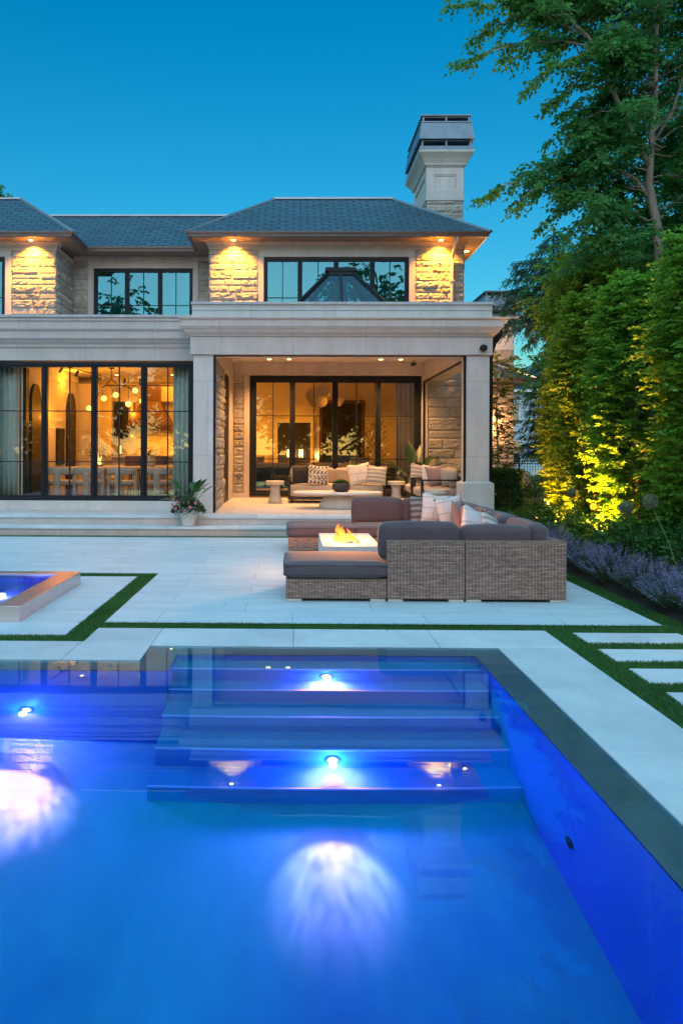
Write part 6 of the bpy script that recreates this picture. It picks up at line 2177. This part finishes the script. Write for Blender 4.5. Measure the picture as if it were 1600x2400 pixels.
# alliums
def allium(label, base, head, r, seed):
    t = thing('allium', label, 'flower', base, 'globe alliums standing over the bed')
    b_ = Vector((0, 0, 0)); h_ = Vector(head) - Vector(base)
    w = MB(); w.tube([b_, h_ * .5 + Vector((.02, 0, .03)), h_], [.006, .005, .004], 6); o = w.build('stem', M['stem']); o.parent = t
    n = 420
    u = rand_dirs(n)
    P = np.array(h_) + u * r * .78
    V, F = leaf_arrays(P, u + rand_dirs(n) * .5, rand_dirs(n), r * .30, r * .2)
    o = raw_mesh('flower_head', V, F, M['fl_allium'], t)
    w = MB(); w.lathe([(.001, -r * .8)] + [(r * .8 * math.sin(PI * k / 8), -r * .8 * math.cos(PI * k / 8)) for k in range(1, 8)] + [(.001, r * .8)], 0, 0, 14)
    o = w.build('seed_core', M['stem'], smooth=True); o.parent = t; o.location = h_
allium('tallest globe allium on a bare stem, rightmost of the four', (3.93, 6.85, .05), (3.80, 7.3, .985), .078, 1)
allium('large globe allium second from the right, in front of the bright foliage', (3.95, 7.9, .05), (3.74, 7.7, .885), .078, 2)
allium('small globe allium third from the right, low before the uplights', (4.6, 10.7, .05), (4.62, 10.5, .685), .072, 3)
allium('globe allium farthest left, before the dark hornbeam', (4.25, 10.2, .05), (4.16, 10.2, .91), .075, 4)
# clipped box hedge and young tree beside the column
hg = thing('box_hedge', 'clipped upright dark green hedge right beside the stone column', 'hedge', (4.18, 14.0, 0))
n = 17000
F_ = RNG.integers(0, 3, n); U = RNG.uniform(-1, 1, (n, 3)); sg = RNG.choice([-1, 1], n)
for a in range(3):
    U[F_ == a, a] = sg[F_ == a] * RNG.uniform(.8, 1.02, (F_ == a).sum())
P = U * np.array([.26, .75, .54]) * (1 + RNG.normal(0, .03, (n, 1))) + np.array([0, 0, .60])
V, F = leaf_arrays(P, U + rand_dirs(n) * .9 + np.array([0, 0, .5]), rand_dirs(n), .045, .03)
raw_mesh('foliage', V, F, M['leaf_box'], hg)
w = MB()
for k in range(5): w.tube([(0, -.6 + .3 * k, 0), (.02, -.6 + .3 * k, .5), (0, -.6 + .3 * k, 1.0)], [.02, .015, .008], 5)
o = w.build('stems', M['barkdark']); o.parent = hg
yt = thing('young_tree', 'airy young tree with yellow-green leaves right of the portico column', 'tree', (4.86, 16.3, 0))
w = MB(); w.tube([(0, 0, 0), (.03, 0, 1.2), (-.02, 0, 2.4), (0, 0, 3.7)], [.03, .025, .016, .006], 7)
c = Crown(); rg = np.random.default_rng(55)
for k in range(46):
    z = .8 + k * .062; a = k * 2.39 + rg.uniform(-.3, .3); L = (.75 - .12 * abs(z - 2.2)) * rg.uniform(.5, 1.)
    p1 = np.array([L * math.cos(a), L * math.sin(a), z + L * .45])
    w.tube([(0, 0, z), Vector(p1 * np.array([.5, .5, 1]) + np.array([0, 0, -.08])), Vector(p1)], [.008, .006, .003], 4)
    for j in range(11):
        f = .2 + .8 * j / 10
        p = np.array([0, 0, z]) * (1 - f) + p1 * f
        c.twig(p, np.array([math.cos(a + rg.normal(0, .9)), math.sin(a + rg.normal(0, .9)), .3]), .26, 9, .07, .6, .3)
o = w.build('trunk', M['bark']); o.parent = yt
c.build('crown', M['leaf_light'], yt)
# hydrangeas by the far gate
def hydrangea(label, x, y, seed, s=1.):
    t = shrub('hydrangea', label, 'shrub', x, y, 0, .5 * s, .45 * s, .85 * s, M['leaf_shrub'], seed, 120, .09, .6, 'white hydrangeas near the iron fence')
    rg = np.random.default_rng(seed + 1)
    for k in range(7):
        a = rg.uniform(PI, 2 * PI); q = rg.uniform(.2, .5) * s
        h_ = np.array([q * math.cos(a), q * math.sin(a), .85 * s * rg.uniform(.45, 1.0)])
        n = 110; u = rand_dirs(n)
        V, F = leaf_arrays(h_ + u * .085 * np.array([1, 1, .8]), u + rand_dirs(n), u, .04, .035)
        raw_mesh('flower_head', V, F, M['fl_white'], t)
    return t
for k, (x, y, s, lb) in enumerate(((6.15, 18.9, .95, 'white hydrangea nearest the stone wing'), (6.75, 20.6, 1.0, 'white hydrangea before the iron fence posts'), (7.55, 21.2, 1.1, 'tallest white hydrangea, under the dark spruce'))):
    hydrangea(lb, x, y, 500 + k * 7, s)
for k, (x, y, s) in enumerate(((5.9, 17.4, .75), (6.5, 17.0, .7), (7.2, 18.3, .9), (7.0, 15.9, .8))):
    dup(pr[0], (x, y, .0), k * .9, ['low green shrub at the bend of the lit path', 'low green shrub on the right of the lit path', 'low green shrub in front of the tallest hydrangea', 'low green shrub between the path and the far hornbeam'][k], (s, s, s * .8))

# ================================================================== side path, lights, fence and neighbour
sp = MB()
for k in range(20):
    y = 12.6 + k * .44
    xo = 3.95 + (y - 12.6) * .20 + max(0, y - 17) * .12
    sp.box(xo + .5, xo + 1.25, y, y + .29, -.03, .03)
tag(sp.build('side_path', M['gravel'], bevel=.004), 'stone strips of the side path lit warm at night', kind='structure')
sp = MB(); sp.quad((3.44, 12.4, -.03), (7.5, 12.4, -.03), (8.4, 26, -.03), (4.3, 26, -.03)); sp.quad((5.6, 21.4, -.01), (7.6, 21.4, -.01), (8.3, 25.8, -.01), (6.2, 25.8, -.01), 1)
tag(sp.build('side_lawn', [M['lawn'], M['gravel']]), 'grass and paving at the side of the house', kind='structure')
M['spotlens'] = emat('garden_lamp_lens', (1, .55, .12), 16)
def uplight(label, x, y, z, e, tgt, size=.03, angle=75, head=True):
    t = thing('garden_spotlight', label, 'garden light', (x, y, z), 'garden lights in the planting bed')
    w = MB(); w.tube([(x, y, z - .05), (x, y, z + .10)], .012, 8); w.build('spike', M['black'], t)
    d = (Vector(tgt) - Vector((x, y, z + .12))).normalized(); a = Vector((x, y, z + .12))
    w = MB(); w.tube([a - d * .05, a + d * .03], [.03, .035], 14); w.build('lamp_head', M['black'], t)
    w = MB(); w.tube([a + d * .031, a + d * .036], [.03, .03], 14); w.build('lens', M['spotlens'], t)
    lamp('garden_lamp', 'SPOT', a + d * .06, e, (1, .32, .01), t, size, aim(d), R(angle), .7)
uplight('garden spotlight aimed up into the brightest hornbeam', 4.42, 10.1, .08, 900, (5.0, 10.25, 1.8), angle=84)
uplight('garden spotlight aimed up the hornbeam left of the brightest', 4.45, 11.75, .08, 520, (5.05, 11.8, 1.5), angle=72)
uplight('garden spotlight in the farther hornbeams, a bright point to the left', 4.68, 13.2, .10, 90, (5.1, 13.3, 1.6), angle=90)
def bollard(label, x, y, z, e=5):
    t = thing('path_light', label, 'path light', (x, y, 0), 'small path lights by the side path')
    w = MB(); w.tube([(x, y, 0), (x, y, z - .04)], .012, 8); w.build('post', M['black'], t)
    w = MB(); w.lathe([(.07, z + .03), (.02, z + .055)], x, y, 16); w.build('cap', M['black'], t)
    w = MB(); w.lathe([(.022, z - .035), (.022, z + .025)], x, y, 12); w.build('lamp_glass', M['spotlens'], t)
    lamp('path_lamp', 'POINT', (x, y, z - .06), e, (1, .55, .16), t, .03)
bollard('path light nearer the camera, low beside the shrubs', 5.55, 14.9, .42)
bollard('path light farther up, right of the first one', 6.05, 15.6, .52)
bollard('path light glowing over the strips by the column', 4.75, 16.2, .40, 9)
bollard('path light behind the hedge near the wing', 5.2, 18.6, .45, 8)
bollard('path light at the right end of the short pavers', 3.55, 5.15, .32, 3)

fn = thing('iron_fence', 'black iron fence with thin vertical bars beside the neighbour house', 'fence', (11, 33, 0))
w = MB()
for z in (.15, .95, 1.08): w.box(8.5, 16, 33, 33.03, z, z + .04)
for k in range(58): w.box(8.55 + k * .13, 8.57 + k * .13, 33.005, 33.025, .05, 1.16)
w.build('fence_panel', M['black'], fn)
for x in (8.5, 10.9, 13.3):
    w = MB(); w.box(x - .04, x + .04, 32.97, 33.05, 0, 1.22); w.build('post', M['black'], fn)
nb = thing('neighbour_house', 'pale blue house with lap siding seen between the wing and the spruce', 'building', (18, 50, 0))
w = MB(); w.box(13.5, 26, 45, 55, 0, 5.6); w.build('wall', M['siding'], nb)
hip_roof('roof', 12.9, 26.6, 44.4, 55.6, 5.62, .5, parent=nb)
w = MB(); w.box(12.9, 26.6, 44.38, 44.5, 5.45, 5.61); w.build('fascia', M['plaster_white'], nb)
for (x0, z0, x1, z1) in ((14.2, .7, 15.0, 2.3), (14.3, 3.3, 14.9, 4.8), (16.6, .7, 17.8, 2.3), (19.5, .7, 20.7, 2.3)):
    w = MB(); w.box(x0, x1, 44.93, 44.99, z0, z0 + .1); w.box(x0, x1, 44.93, 44.99, z1 - .1, z1); w.box(x0, x0 + .1, 44.93, 44.99, z0 + .1, z1 - .1); w.box(x1 - .1, x1, 44.93, 44.99, z0 + .1, z1 - .1)
    w.box(x0 + .1, x1 - .1, 44.94, 44.98, (z0 + z1) / 2 - .03, (z0 + z1) / 2 + .03)
    f = w.build('window', M['plaster_white'], nb)
    w = MB(); w.box(x0 + .1, x1 - .1, 44.955, 44.985, z0 + .1, z1 - .1); w.build('pane', M['glass'], f, uvs=False)
    w = MB(); w.box(x0 + .1, x1 - .1, 44.986, 44.996, z0 + .1, z1 - .1); w.build('blind', M['navy'], f, uvs=False)

# a fire bowl on a pedestal across the pool, seen mirrored in the dining room windows
fb = thing('fire_bowl', 'fire bowl burning on a white pedestal across the pool, mirrored in the dining windows', 'fire bowl', (-8.1, -1.0, 0))
w = MB(); w.box(-8.4, -7.8, -1.3, -.7, -.03, .78); w.build('pedestal', M['plaster_white'], fb, bevel=.01)
w = MB(); w.lathe([(.16, .781), (.30, .86), (.36, .96), (.33, .97), (.28, .92)], -8.1, -1.0, 32); w.build('bowl', M['charcoal'], fb, smooth=True)
M['flame_hot'] = flamemat('bowl_flame', (1, .50, .10), (1, .22, .02), 16, 6, 0, 1)
for k, (x, y, h, r_, ln) in enumerate([(-8.1, -1.0, .62, .11, (.1, 0)), (-8.0, -1.05, .42, .09, (.2, 0)), (-8.2, -.95, .36, .09, (-.2, 0))]):
    flame(x, y, .93, h, r_, ln, k * 2.1).build('flame', M['flame_hot'], fb, smooth=True, uvs=False)
